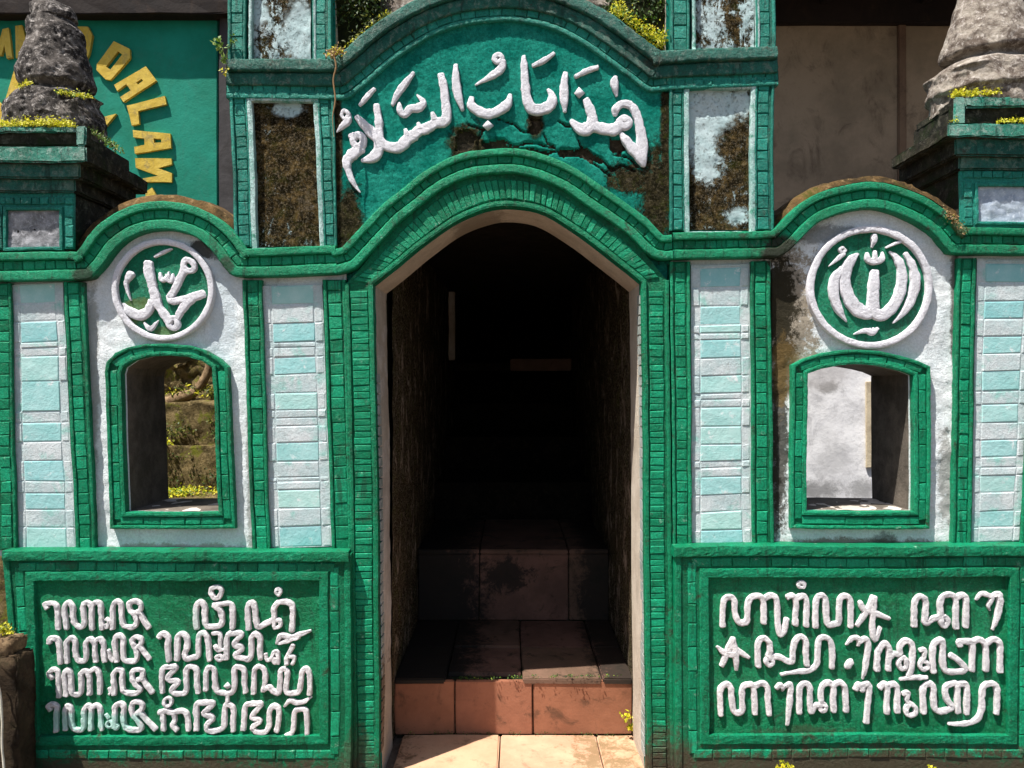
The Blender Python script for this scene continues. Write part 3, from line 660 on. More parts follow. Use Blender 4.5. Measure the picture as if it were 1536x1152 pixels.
# calligraphy above the door
I_ = (490, 70); si = .19969
letters(ty, [
    [('o', [(135, 478, 18), (165, 505, 20), (140, 540, 18), (112, 508, 15)]), [(168, 505, 14), (160, 550, 28), (120, 590, 20), (70, 635, 5)]],
    [('o', [(235, 658, 34), (195, 695, 30), (220, 742, 32), (268, 735, 36), (275, 685, 32)]), [(165, 668, 12), (200, 662, 26)], [(262, 760, 40), (190, 805, 46), (150, 865, 36), (165, 940, 26), (200, 1020, 20), (255, 1095, 4)]],
    [[(225, 522, 22), (290, 592, 36), (370, 672, 38), (425, 728, 40), (500, 752, 40), (560, 745, 42), (610, 690, 44), (660, 655, 44), (700, 620, 44), (740, 610, 42), (780, 590, 42), (830, 560, 42), (885, 555, 42), (905, 500, 38), (895, 410, 34), (880, 300, 32), (856, 200, 28)],
     [(376, 432, 24), (390, 540, 31), (395, 640, 35), (400, 720, 40), (390, 785, 44), (345, 832, 38), (265, 852, 14)], [(595, 615, 14), (612, 660, 26)], [(690, 566, 14), (705, 605, 26)], [(800, 488, 16), (815, 535, 28)], [(680, 690, 12), (675, 660, 28)], [(765, 640, 12), (760, 615, 25)]],
    [[(248, 435, 13), (300, 375, 20), (362, 310, 14)]], [[(498, 430, 14), (540, 340, 26), (590, 270, 26), (650, 185, 14)]],
    [[(548, 412, 12), (555, 475, 28), (590, 500, 27), (630, 458, 30), (690, 450, 34), (730, 410, 24), (680, 352, 7)]],
    [[(965, 132, 16), (970, 250, 33), (990, 360, 33), (1025, 468, 13)]]], 2.4, 5.5, I_, si, 25, M['letter'])
letters(ty, [
    [[(95, 430, 20), (90, 490, 34), (150, 540, 40), (230, 560, 40), (310, 530, 42), (370, 480, 36), (388, 412, 12)]], [('p', [(215, 608), (260, 650), (215, 690), (177, 650)])],
    [('o', [(290, 112, 24), (257, 140, 22), (290, 170, 22), (323, 140, 24)]), [(328, 160, 26), (310, 220, 33), (240, 270, 26), (120, 335, 6)]],
    [[(490, 128, 18), (495, 220, 31), (505, 340, 35), (520, 450, 42), (560, 520, 45), (630, 530, 46), (700, 490, 42), (710, 425, 30), (680, 375, 10)]],
    [[(560, 200, 12), (640, 160, 20), (725, 100, 12)]], [[(810, 250, 20), (800, 350, 33), (800, 450, 33), (805, 545, 14)]], [[(885, 280, 14), (970, 237, 21), (1060, 205, 17)]],
    [('p', [(915, 356), (962, 400), (918, 440), (878, 402)])],
    [[(972, 452, 28), (1000, 520, 37), (1020, 600, 44), (1000, 660, 50), (930, 675, 48), (852, 610, 14)], [(1015, 650, 50), (1100, 675, 46), (1180, 682, 48), (1230, 650, 44)],
     ('o', [(1265, 600, 34), (1302, 628, 36), (1265, 662, 36), (1226, 628, 36)]), [(1195, 570, 18), (1205, 515, 34), (1262, 482, 30), (1330, 512, 32), (1372, 600, 35), (1390, 700, 37), (1400, 820, 46), (1408, 960, 18)], [(1240, 715, 22), (1290, 785, 38), (1350, 860, 44), (1405, 955, 20)]],
    [[(1197, 278, 20), (1190, 330, 34), (1205, 422, 10)]]], 2.4, 5.5, J[0], J[1], 25, M['letter'])

# ------------------------------------------------------------------ pilasters
def strip(parent, x0t, x1t, x0b, x1b, yt, yb, b0, b1, pitch, mat, bmat, d=-.5, name='pilaster_strip', edge=5):
    """a green strip with raised lips and a column of small bricks; b0,b1 = brick column as fractions of the width"""
    mb = MB(); plate(mb, [(x0t, yt), (x1t, yt), (x1b, yb), (x0b, yb)], d, 9, mf=1)
    wt, wb = x1t-x0t, x1b-x0b
    L = Path([(x0t, yt), (x0b, yb)]); Rr = Path([(x1t, yt), (x1b, yb)])
    if edge:
        sweep(mb, L, .3, min(edge, b0*wt-1), d-2.6, d+2, 2, .6); sweep(mb, Rr, -min(edge, (1-b1)*wt-1), -.3, d-2.6, d+2, 2, .6)
    o = mb.build(name, [mat, M['joint'] if mat is M['green'] else M['jointteal']], parent, False)
    c = Path([(x0t+b0*wt, yt+1), (x0b+b0*wb, yb-1)])
    brick_run(o, c, 0, (b1-b0)*(wt+wb)/2, pitch, d-1.8, d+2, bmat, 1.5)
    return o
def panel(parent, name, q, d, mat, amp=2, step=4, seed=0):
    x0 = min(q[0][0], q[3][0])-2; x1 = max(q[1][0], q[2][0])+2; y0 = min(q[0][1], q[1][1]); y1 = max(q[2][1], q[3][1])
    mb = MB(); grid_plate(mb, x0, x1, y0, y1, d, amp, 0, step, seed); return mb.build(name, mat, parent, True)
def tower(xs, y_lo, y_hi, ytop, mats, base_w):
    (a0, a1, p0, p1, b0, b1) = xs[0]; (a0b, a1b, p0b, p1b, b0b, b1b) = xs[1]
    # lower storey of the upright, between string course and cornice
    strip(gate, a0, p0-7, a0b, p0b-7, y_lo, y_hi, .28, .86, 16.6, M['teal'], M['teal'], -.5, 'pilaster_strip', 5)
    strip(gate, p1+5, b1, p1b+5, b1b, y_lo, y_hi, .18, .72, 16.6, M['teal'], M['teal'], -.5, 'pilaster_strip', 4)
    mb = MB(); fr = Path([(p0, y_lo+13), (p1, y_lo+13), (p1b, y_hi+2), (p0b, y_hi+2)], closed=True); sweep(mb, fr, -.5, 7.5, -3, 9, 2, .8); mb.build('panel_frame', M['pale'], gate, True)
    t = Path([(a0+8, y_lo+1), (b1-6, y_lo+1)]); mb = MB(); plate(mb, [(a0, y_lo-3), (b1, y_lo-3), (b1, y_lo+9), (a0, y_lo+9)], -3, 9); o = mb.build('top_rail', M['teal'], gate)
    brick_run(o, t, -8, 1, 15, -5.2, -2, M['teal'], 1.5)
    panel(gate, 'recessed_panel', [(p0, y_lo+10), (p1, y_lo+10), (p1b, y_hi), (p0b, y_hi)], 6, mats[0], 2.6, 3.5)
    # upper storey
    (a0, a1, p0, p1, b0, b1) = xs[2]
    strip(gate, a0, p0-5, a0+1, p0-5, -170, ytop, .2, .84, 19, M['teal'], M['teal'], -.5, 'pilaster_strip', 5)
    strip(gate, p1+5, b1, p1+5, b1, -170, ytop, .14, .68, 19, M['teal'], M['teal'], -.5, 'pilaster_strip', 5)
    panel(gate, 'recessed_panel', [(p0, -170), (p1, -170), (p1, ytop), (p0, ytop)], 6, mats[1], 2.6, 3.5)
    mb = MB()
    for x in (p0-5.5, p1+.5): sweep(mb, Path([(x+5, -170), (x+5, ytop)]), 0, 5, -3, 9, 2, .8)
    mb.build('panel_frame', M['pale'], gate, True)
tower([(344, 0, 377, 469, 0, 500), (353, 0, 386, 481, 0, 506), (341, 0, 374, 464, 0, 498)], 138, 370, 93, (M['moss_b'], M['moss_a']), 20)
tower([(1005, 0, 1034, 1128, 0, 1162), (1004, 0, 1034, 1127, 0, 1161), (1004, 0, 1039, 1129, 0, 1163)], 119, 345, 75, (M['moss_d'], M['moss_c']), 20)

# ================================================================== SIDE WALLS
def scored(parent, q, cuts, teal, mats):
    """pale panel of scored plaster blocks; q = tl, tr, br, bl"""
    mb = MB(); plate(mb, q, 4, 9); b = mb.build('scored_panel', M['scored'], parent)
    Q = lambda u, v: tuple((q[0][i]*(1-u)+q[1][i]*u)*(1-v)+(q[3][i]*(1-u)+q[2][i]*u)*v for i in (0, 1))
    n = len(cuts)-1; y0, y1 = cuts[0], cuts[-1]
    for i in range(n):
        a, c = (cuts[i]-y0)/(y1-y0), (cuts[i+1]-y0)/(y1-y0); g = .55/(y1-y0)
        for (u0, u1) in ((.015, .145), (.155, .845), (.855, .985)):
            core = u0 == .155
            if not core and i % 3 == 0 and i+1 < n: continue
            aa = a if core else (cuts[max(0, i-2+(i % 3 == 2)-0)]-y0)/(y1-y0)*0+a
            o = brick(b, [Q(u0, aa+g), Q(u1, aa+g), Q(u1, c-g), Q(u0, c-g)], 2.7, 4.8, M['block'] if core and teal[i] else M['scored'], 1.4)
            o.name = 'block'
    return b
def frame_window(parent, out, inn, mids, d=-1.5):
    mb = MB(); plate(mb, out, d+2, 9, [inn], dref=d, mf=1, ms=1); po = Path(out, closed=True); pi = Path(inn, closed=True)
    sweep(mb, po, -5, .5, d-1.5, 9, 2.4, .7); sweep(mb, pi, -.5, 6, d-1.5, 9, 2.4, .7)
    o = mb.build('window_frame', [M['green'], M['joint']], parent, False)
    for m in mids: brick_run(o, Path(m[0]), -m[2]/2, m[2]/2, m[1], d-.2, d+3, M['brick'], 1.6)
    return o
def base_block(parent, ledge, O, A, B, Rr, bottom, script, org, sc):
    """script panel: ledge, outer frame, brick frame, inner moulding, sunk field with letters; O/A/B/Rr = quads tl,tr,br,bl"""
    mb = MB(); plate(mb, O, -16, 9, [Rr], dref=-16, mf=1)
    ow = Path(O, closed=True); sweep(mb, ow, -9, 1, -18.5, 9, 3, .8)
    sweep(mb, Path(Rr, closed=True), -1, 13, -18.6, -9, 3.0, .9)
    lp = Path(ledge); sweep(mb, lp, -15, 1, -22.5, 9, 4, 1.0)
    o = mb.build('base_panel', [M['green'], M['joint']], parent, False)
    tw = lambda a, b: (a[0]*.5+b[0]*.5, a[1]*.5+b[1]*.5)
    m = [tw(A[i], B[i]) for i in range(4)]; wd = 12.5
    for i in range(4):
        a, b = m[i], m[(i+1) % 4]; brick_run(o, Path([a, b]), -wd/2, wd/2, 29 if i % 2 == 0 else 31, -17.9, -15, M['brick'], 1.8)
    x0 = min(p[0] for p in Rr)-3; x1 = max(p[0] for p in Rr)+3; y0 = min(p[1] for p in Rr)-3; y1 = max(p[1] for p in Rr)+4
    mb = MB(); grid_plate(mb, x0, x1, y0, y1, -11.6, 1.3, 0, 3.5, 5, dref=-16); f = mb.build('sunk_field', M['deep'], o, True)
    for g in script: letters(parent and o, g[0], -11.0, 5.2, g[1], g[2], g[3], M['letterlow'], 'letter', .7)
    return o

# ---- left wall
lw = thing('side_wall', U(-500, 0, 0), 'left wall wing with the round medallion over an open window facing a garden', 'wall', 'side walls of the gate')
LWO = [(165, 793), (160, 640), (157, 560), (159, 544), (172, 531), (192, 522), (220, 517), (252, 516), (285, 519), (309, 526), (330, 538), (342, 550), (345, 600), (349, 700), (352, 793)]
LWI = [(187, 769), (183, 640), (180, 562), (183, 552), (200, 541), (225, 535), (252, 533), (280, 535), (303, 541), (319, 551), (322, 600), (325, 700), (328, 769)]
def off(pts, o):
    p = Path(catmull(pts, 3), step=6); return [(a[0]+b[0]*o, a[1]+b[1]*o) for a, b in zip(p.p, p.n)]
top = off(BAND_L, 42)
mb = MB(); hole = [((x-768)*.985+768, (y-576)*.985+576) for x, y in LWI]
outl = [(44, 1185), (16, 840), (-22, 826), (-22, 383)]+[(x, y-32) for x, y in BAND_L[2:-2]]+[(519, 380), (519, 1185)]
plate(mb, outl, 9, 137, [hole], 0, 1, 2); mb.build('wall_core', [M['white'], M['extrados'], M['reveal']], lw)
mb = MB(); lbp = [(120, 424)]+BAND_L[3:13]+[(366, 416), (380, 828), (140, 828)]
grid_plate(mb, 118, 382, 340, 828, 7.4, 2.0, 0, 4, 1, lambda x, y: pip(x, y, lbp) and not pip(x, y, [(x_+(4 if x_ < 250 else -4), y_+(4 if y_ < 600 else -4)) for x_, y_ in LWO])); mb.build('window_bay', M['white'], lw, True)
mb = MB(); a = W(184, 772, -5); b = W(330, 765, -5)     # sill slab inside the opening
v = []; f = []
for j in range(9):
    for i in range(25):
        p = W(182+(332-182)*i/24, 768.5, 8+129*j/8, -1.5); p.z += noise.noise(p*25)*1.2*S; v.append(p)
for j in range(8):
    for i in range(24): q = j*25+i; f.append((q, q+1, q+26, q+25))
obj('window_sill', v, f, M['jamb'], lw, True)
frame_window(lw, LWO, LWI, [([(176, 780), (171, 640), (168, 556)], 29, 11), ([(169, 548), (182, 536), (205, 528), (252, 525), (299, 529), (322, 541), (332, 549)], 33, 10), ([(333, 556), (336, 640), (340, 779)], 32, 11), ([(180, 781.5), (336, 781.5)], 33, 10)])
def vault(parent, pts, extra):
    p = Path(catmull(pts, 4), step=6); mb = MB(); n = len(p.p); v = []; f = []; ds = [8, 14, 30, 60, 90, 120, 150, 165]; m = len(ds)
    for i in range(n):
        t = i/(n-1); bump = min(1, 5*t, 5*(1-t))
        for j, d in enumerate(ds):
            o = 40+extra*bump*(0 if j == 0 else .75 if j == 1 else 1.0)+noise.noise(Vector((i*.25, d*.05, 3)))*3.5*(j > 0); o = o if j < m-1 else 0
            q = W(p.p[i][0]+p.n[i][0]*o, p.p[i][1]+p.n[i][1]*o, d, 9); v.append(warp(q, 2.2 if j else .5))
    for i in range(n-1):
        for j in range(m-1): f.append((i*m+j, i*m+j+1, (i+1)*m+j+1, (i+1)*m+j))
    return obj('vault', v, f, M['extrados'], parent, True)
string_course(lw, BAND_L, width=43)
vault(lw, [(128, 420)]+BAND_L[3:13], 17)
strip(lw, -18, 15, -14, 25, 424, 826, .42, .84, 17.5, M['green'], M['brick'])
scored(lw, [(16, 427), (94, 425), (114, 824), (26, 824)], [427, 456, 483, 514, 522, 535, 572, 617, 634, 662, 690, 721, 739, 764, 790, 822], [1, 0, 1, 0, 0, 1, 1, 0, 1, 0, 1, 0, 1, 0, 1], None)
strip(lw, 95, 126, 114, 143, 424, 826, .2, .72, 17.5, M['green'], M['brick'])
strip(lw, 365, 394, 378, 405, 420, 826, .25, .8, 17.2, M['green'], M['brick'])
scored(lw, [(394, 429), (483, 427), (497, 819), (405, 822)], [429, 457, 485, 513, 521, 535, 561, 589, 614, 626, 638, 663, 691, 715, 722, 734, 762, 789, 820], [1, 0, 1, 0, 0, 1, 0, 1, 0, 0, 0, 1, 0, 0, 0, 1, 0, 1], None)
strip(lw, 484, 518, 497, 527, 420, 826, .22, .82, 17.2, M['green'], M['brick'])
def medallion(parent, cx, cy, rx, ry, wring, groups):
    n = 60; circ = lambda k: [(cx+rx*k*math.cos(2*math.pi*i/n), cy+ry*k*math.sin(2*math.pi*i/n)) for i in range(n)]
    mb = MB(); plate(mb, circ(.97), 4.2, 9, step=50); md = mb.build('medallion', M['deepdisc'], parent)
    mb = MB(); P_ = Path(circ(1), closed=True); 
    sweep(mb, P_, -wring*.42, wring*.42, -2, 9, 3.0, .9); 
    mb.build('ring', M['letter'], md, True)
    for g in groups: letters(md, g[0], 4.4, 5.2, g[1], g[2], 20, M['letter'])
    return md
M['deepdisc'] = paint('medallion_green_paint', (.003, .15, .075), (.006, .20, .10), worn=(.02, .26, .16), wornk=.56, rv=0, bumpd=.004, stains=[(low(205, 465, 24, 18), (.12, .13, .02), .6), (low(250, 500, 20, 10), (.14, .15, .03), .5)])
medallion(lw, 244, 435, 73, 72.5, 11, [([
    [[(500, 262, 10), (575, 220, 18), (660, 182, 8)]],
    [[(436, 320, 52), (440, 420, 48), (468, 540, 46), (495, 640, 50), (530, 735, 42), (590, 825, 42), (640, 895, 42)], ('o', [(665, 852, 32), (628, 905, 36), (668, 945, 34), (712, 922, 34), (705, 872, 30)]), [(705, 860, 30), (745, 785, 40), (800, 712, 42), (860, 655, 42)],
     [(962, 612, 42), (860, 650, 42), (760, 672, 38), (660, 688, 34), (612, 642, 14)], [(648, 645, 40), (700, 560, 36), (745, 460, 40), (785, 385, 46)], ('o', [(800, 285, 34), (772, 340, 36), (812, 392, 34), (878, 378, 32), (872, 320, 34)]), [(465, 690, 40), (432, 775, 46), (350, 822, 52), (268, 798, 48), (215, 750, 30), (190, 712, 12)]],
    [[(272, 420, 40), (238, 475, 30), (222, 530, 20), (240, 620, 14), (262, 680, 6)]],
    [[(545, 415, 12), (560, 482, 26), (600, 470, 20), (608, 430, 10)], [(600, 480, 20), (660, 492, 26), (672, 425, 10)], [(632, 405, 8), (634, 470, 14)]],
    [[(388, 890, 10), (450, 950, 26), (525, 872, 6)]]], (155, 345), .15625)])
A_ = (50, 870); sa = .14323; B_ = (220, 870); sb = .16927; C_ = (50, 985); D_ = (220, 985)
tw_ = lambda w_, s_: ('w', w_, s_)
LA = ([[[(150, 300), (128, 262), (180, 250), (240, 262), (252, 330), (255, 430), (258, 515)]],
  [[(345, 515), (335, 420), (325, 300), (368, 240), (412, 290), (410, 380), (430, 460), (490, 500), (530, 460), (525, 350), (520, 270), (570, 245), (608, 290), (610, 400), (615, 515)], [(608, 280), (655, 240), (702, 260), (705, 350), (715, 440), (722, 515)], tw_(17, [(765, 405), (790, 440), (775, 500), (750, 470)])],
  [[(830, 515), (828, 400), (830, 285), (870, 232), (915, 262), (920, 350), (942, 470), (1000, 497), (1060, 487), (1078, 440), (1062, 370), (1010, 315), (1003, 255), (1060, 225), (1118, 255), (1118, 310), (1072, 345)], [(1110, 345), (1150, 415), (1205, 505)]],
  [[(172, 660), (175, 612), (230, 612), (264, 645), (275, 740), (285, 875)]],
  [[(355, 860), (350, 760), (348, 655), (400, 608), (440, 655), (440, 750), (470, 835), (530, 845), (555, 780), (550, 665), (600, 615), (640, 655), (645, 760), (650, 850)], [(645, 645), (700, 615), (735, 665), (735, 760), (745, 850)], tw_(18, [(790, 735), (800, 800), (832, 845), (815, 810)])],
  [[(870, 855), (855, 740), (852, 625), (892, 585), (938, 625), (935, 740), (950, 835), (1020, 852), (1070, 838), (1080, 760), (1050, 692), (1030, 635), (1080, 597), (1128, 625), (1118, 680), (1070, 715)], [(1120, 705), (1160, 765), (1210, 828)]]], A_, sa, 25)
LC = ([[[(200, 225), (165, 180), (200, 135), (248, 145), (265, 220), (265, 310), (270, 415)]],
  [[(345, 405), (335, 300), (328, 185), (358, 137), (390, 170), (395, 260), (402, 365), (450, 395), (492, 370), (500, 260), (500, 170), (555, 143), (582, 200), (585, 300), (588, 395)], [(580, 160), (640, 125), (680, 165), (690, 260), (692, 385)]],
  [[(840, 395), (840, 300), (832, 190), (880, 135), (922, 160), (925, 260), (940, 355), (1000, 382), (1070, 382), (1118, 345), (1070, 290), (1032, 225), (1032, 155), (1080, 132), (1138, 155), (1128, 220), (1090, 240)], [(1138, 235), (1180, 295), (1245, 375)], tw_(16, [(790, 330), (805, 370), (790, 390)])],
  [[(185, 555), (165, 512), (210, 495), (252, 525), (242, 600), (240, 700), (240, 785)]],
  [[(335, 765), (335, 660), (332, 565), (365, 507), (398, 560), (396, 660), (420, 745), (480, 770), (525, 745), (530, 640), (532, 550), (570, 508), (606, 545), (602, 660), (608, 765)], [(606, 535), (655, 508), (698, 535), (705, 640), (720, 765)]],
  [tw_(15, ('o', [(795, 665), (770, 705), (800, 742), (830, 710)])), tw_(15, [(760, 600), (790, 640)]), tw_(15, ('o', [(860, 700), (845, 735), (870, 760), (890, 730)]))],
  [[(850, 740), (850, 620), (852, 525), (895, 487), (942, 515), (940, 620), (952, 715), (1000, 758), (1080, 765), (1135, 740), (1070, 640), (1032, 580), (1032, 495), (1080, 467), (1138, 495), (1135, 550), (1080, 595)], [(1132, 592), (1190, 662), (1285, 755)]]], C_, sa, 25)
LB = ([[('o', [(610, 62), (568, 80), (572, 130), (612, 165), (650, 130), (656, 80)])],
  [[(440, 428), (432, 320), (440, 225), (474, 195), (508, 235), (512, 320), (522, 398), (580, 412), (650, 395), (658, 320), (640, 262), (592, 225)], [(592, 222), (680, 212), (742, 214), (755, 300), (750, 425)]],
  [[(895, 435), (888, 320), (892, 225), (930, 195), (950, 240), (958, 340), (978, 415), (1040, 388), (1118, 342), (1120, 250), (1160, 198), (1228, 190), (1285, 225), (1290, 340), (1282, 450)], tw_(20, ('o', [(1130, 362), (1172, 352), (1178, 402), (1130, 415)]))],
  [tw_(17, ('o', [(1160, 72), (1136, 95), (1165, 128), (1186, 92)]))],
  [[(102, 510), (140, 478), (185, 512), (182, 600), (195, 715)]],
  [[(265, 705), (265, 600), (270, 505), (310, 478), (348, 512), (350, 600), (330, 655), (350, 698), (400, 690), (450, 668), (450, 570), (462, 485), (510, 472), (535, 522), (545, 610), (553, 705)]],
  [tw_(17, [(580, 472), (640, 472), (645, 560), (640, 620)]), tw_(17, [(600, 580), (630, 620), (690, 610), (690, 680)]), tw_(17, ('o', [(612, 680), (640, 705), (672, 690), (650, 662)]))],
  [[(702, 695), (700, 600), (708, 492), (760, 472), (832, 478), (790, 530), (772, 572), (838, 600), (782, 660), (830, 682), (908, 688), (925, 600), (922, 505), (960, 475), (998, 512), (1000, 600), (1005, 695)]],
  [tw_(16, [(1050, 652), (1060, 700), (1100, 698), (1120, 642), (1158, 640), (1160, 735)]), tw_(14, ('o', [(1135, 690), (1120, 712), (1140, 735)]))],
  [[(1150, 560, 14), (1190, 485, 26), (1260, 500, 24), (1350, 482, 24), (1450, 450, 10)], [(1160, 560, 12), (1250, 532, 22), (1350, 505, 16)]],
  [tw_(20, [(1290, 575), (1280, 605), (1240, 680), (1240, 740)]), tw_(15, [(1262, 672), (1305, 682), (1290, 738)])]], B_, sb, 23.5)
LD = ([[[(135, 315), (130, 220), (138, 112), (190, 90), (258, 95), (192, 170), (202, 208), (278, 216), (218, 290), (242, 318), (320, 322), (350, 285), (346, 200), (350, 112), (390, 85), (436, 115), (440, 220), (455, 315)]],
  [[(520, 295), (520, 200), (528, 112), (565, 90), (598, 125), (600, 220), (618, 300), (670, 318), (755, 308), (775, 230), (772, 105), (820, 85), (858, 115), (860, 220), (875, 305)], ('p', [(710, 222), (745, 258), (712, 285), (675, 258)]), tw_(17, [(715, 320), (715, 400)])],
  [[(945, 315), (945, 220), (948, 112), (990, 80), (1038, 115), (1045, 205), (1030, 290), (1078, 262), (1120, 298), (1168, 316), (1180, 220), (1182, 125), (1215, 105), (1243, 135), (1236, 220), (1238, 306), (1300, 318), (1348, 300), (1362, 200), (1375, 125), (1410, 102), (1436, 150), (1440, 240), (1440, 330)]],
  [tw_(17, ('o', [(180, 362), (148, 392), (166, 432), (208, 422), (216, 382)]))],
  [tw_(21, [(112, 490), (170, 478), (230, 492), (300, 478), (348, 495), (362, 560), (368, 645)]), tw_(21, [(140, 500), (150, 580), (155, 645)]), tw_(21, [(240, 500), (250, 560), (232, 600), (270, 645)])],
  [[(440, 645), (438, 540), (440, 422), (500, 404), (586, 408), (540, 460), (502, 500), (582, 540), (532, 600), (545, 648), (620, 652), (685, 618), (688, 520), (692, 432), (738, 422), (768, 460), (765, 560), (770, 655)]],
  [[(860, 645), (865, 540), (873, 432), (930, 408), (1016, 412), (970, 470), (932, 530), (1006, 560), (942, 620), (972, 660), (1050, 665), (1083, 600), (1085, 490), (1120, 434), (1168, 452), (1168, 550), (1150, 655)]],
  [[(1155, 722, 8), (1230, 708, 24), (1288, 668, 24), (1303, 580, 24), (1312, 485, 24), (1360, 460, 24), (1412, 475, 24), (1420, 570, 24), (1420, 685, 22)]],
  [[(1220, 440, 10), (1270, 385, 24), (1330, 402, 24), (1400, 392, 18), (1460, 352, 6)]]], D_, sb, 22.5)
base_block(lw, [(3, 828), (522, 828)], [(4, 832), (525, 832), (525, 1180), (34, 1180)], [(18, 844), (510, 844), (510, 1140), (43, 1140)], [(37, 859), (493, 859), (493, 1124), (50, 1124)], [(50, 872), (479, 870), (479, 1104), (57, 1106)], 1150, [LA, LB, LC, LD], None, None)

# ---- right wall
rw = thing('side_wall', U(500, 0, 0), 'right wall wing with the round medallion over an open window showing a white wall', 'wall', 'side walls of the gate')
RWO = [(1187, 793), (1187, 660), (1188, 548), (1205, 539), (1235, 530), (1262, 526), (1290, 525), (1320, 527), (1350, 533), (1378, 541), (1396, 549), (1396, 660), (1395, 793)]
RWI = [(1210, 767), (1210, 660), (1211, 561), (1232, 553), (1255, 548), (1280, 546), (1310, 547), (1335, 551), (1356, 556), (1371, 562), (1372, 660), (1373, 767)]
mb = MB(); hole = [((x-768)*.985+768, (y-576)*.985+576) for x, y in RWI]
outr = [(1006, 1185), (1006, 350)]+[(x, y-30) for x, y in BAND_R[2:-1]]+[(1620, 349), (1620, 1185)]
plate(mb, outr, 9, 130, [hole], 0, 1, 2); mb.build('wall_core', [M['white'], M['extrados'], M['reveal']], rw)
mb = MB(); rbp = BAND_R[3:13]+[(1432, 384), (1430, 822), (1160, 822), (1156, 390)]
grid_plate(mb, 1150, 1440, 310, 826, 7.4, 2.6, 0, 4, 2, lambda x, y: pip(x, y, rbp) and not pip(x, y, [(x_+(4 if x_ < 1290 else -4), y_+(4 if y_ < 600 else -4)) for x_, y_ in RWO])); mb.build('window_bay', M['white'], rw, True)
v = []; f = []
for j in range(9):
    for i in range(25):
        p = W(1206+(1377-1206)*i/24, 766.5, 8+122*j/8, -1.5); p.z += noise.noise(p*25)*1.4*S; v.append(p)
for j in range(8):
    for i in range(24): q = j*25+i; f.append((q, q+1, q+26, q+25))
obj('window_sill', v, f, M['jamb'], rw, True)
frame_window(rw, RWO, RWI, [([(1198, 780), (1198, 660), (1199, 560)], 25, 11), ([(1200, 552), (1225, 543), (1262, 537), (1290, 536), (1325, 539), (1360, 546), (1384, 554)], 27, 10), ([(1384, 560), (1384, 660), (1384, 780)], 27, 11), ([(1204, 780.5), (1380, 780.5)], 55, 11)])
string_course(rw, BAND_R, width=40)
vault(rw, [(1160, 387)]+BAND_R[3:14], 12)
strip(rw, 1005, 1036, 1009, 1038, 392, 818, .26, .76, 16, M['green'], M['brick'])
scored(rw, [(1037, 398), (1125, 396), (1127, 816), (1038, 818)], [398, 402, 432, 460, 488, 500, 510, 537, 564, 591, 600, 612, 640, 667, 692, 702, 716, 742, 768, 795, 817], [0, 1, 0, 1, 1, 0, 1, 0, 1, 0, 0, 1, 1, 1, 0, 0, 1, 0, 1, 1], None)
strip(rw, 1127, 1156, 1128, 1161, 392, 818, .25, .74, 16.4, M['green'], M['brick'])
strip(rw, 1436, 1464, 1428, 1457, 388, 818, .3, .76, 16.2, M['green'], M['brick'])
scored(rw, [(1465, 390), (1553, 390), (1530, 812), (1457, 815)], [390, 396, 424, 452, 478, 504, 530, 556, 586, 606, 634, 660, 686, 702, 714, 740, 768, 792, 814], [0, 1, 0, 1, 0, 1, 0, 1, 0, 1, 0, 1, 0, 0, 1, 0, 1, 0], None)
strip(rw, 1554, 1582, 1531, 1560, 388, 818, .25, .74, 16.2, M['green'], M['brick'])
medallion(rw, 1306, 431, 89, 87.5, 12, [([
    [('o', [(345, 262, 15), (365, 285, 15), (342, 300, 14), (322, 277, 14)]), [(358, 308, 20), (312, 350, 18), (235, 415, 4)]],
    [[(608, 158, 26), (605, 205, 23), (590, 255, 9)]], [[(705, 258, 10), (770, 225, 13), (830, 205, 11)]],
    [[(550, 300, 12), (560, 360, 28), (620, 372, 30), (670, 352, 27), (676, 298, 12)], [(612, 285, 12), (616, 360, 24)]],
    [[(480, 305, 10), (425, 355, 38), (378, 450, 48), (368, 560, 50), (405, 680, 52), (465, 760, 58), (545, 800, 52), (600, 790, 52), (665, 815, 50), (735, 770, 50), (795, 690, 48), (830, 580, 45), (835, 450, 40), (800, 350, 32), (735, 290, 8)], [(612, 458, 36), (605, 550, 50), (600, 650, 50), (600, 760, 55)]],
    [[(345, 430, 24), (285, 520, 42), (278, 640, 42), (315, 760, 36), (385, 870, 6)]], [[(865, 305, 20), (920, 400, 34), (948, 530, 44), (920, 670, 42), (860, 780, 28), (765, 875, 6)]],
    [[(445, 972, 6), (540, 942, 22), (600, 958, 24), (640, 920, 14)], [(575, 925, 10), (580, 950, 20)], [(605, 918, 9), (610, 950, 20)]]], (1200, 325), .18229)])
E_ = (1060, 860); F_ = (1280, 860); G_ = (1060, 965); H_ = (1280, 965); se = .15625
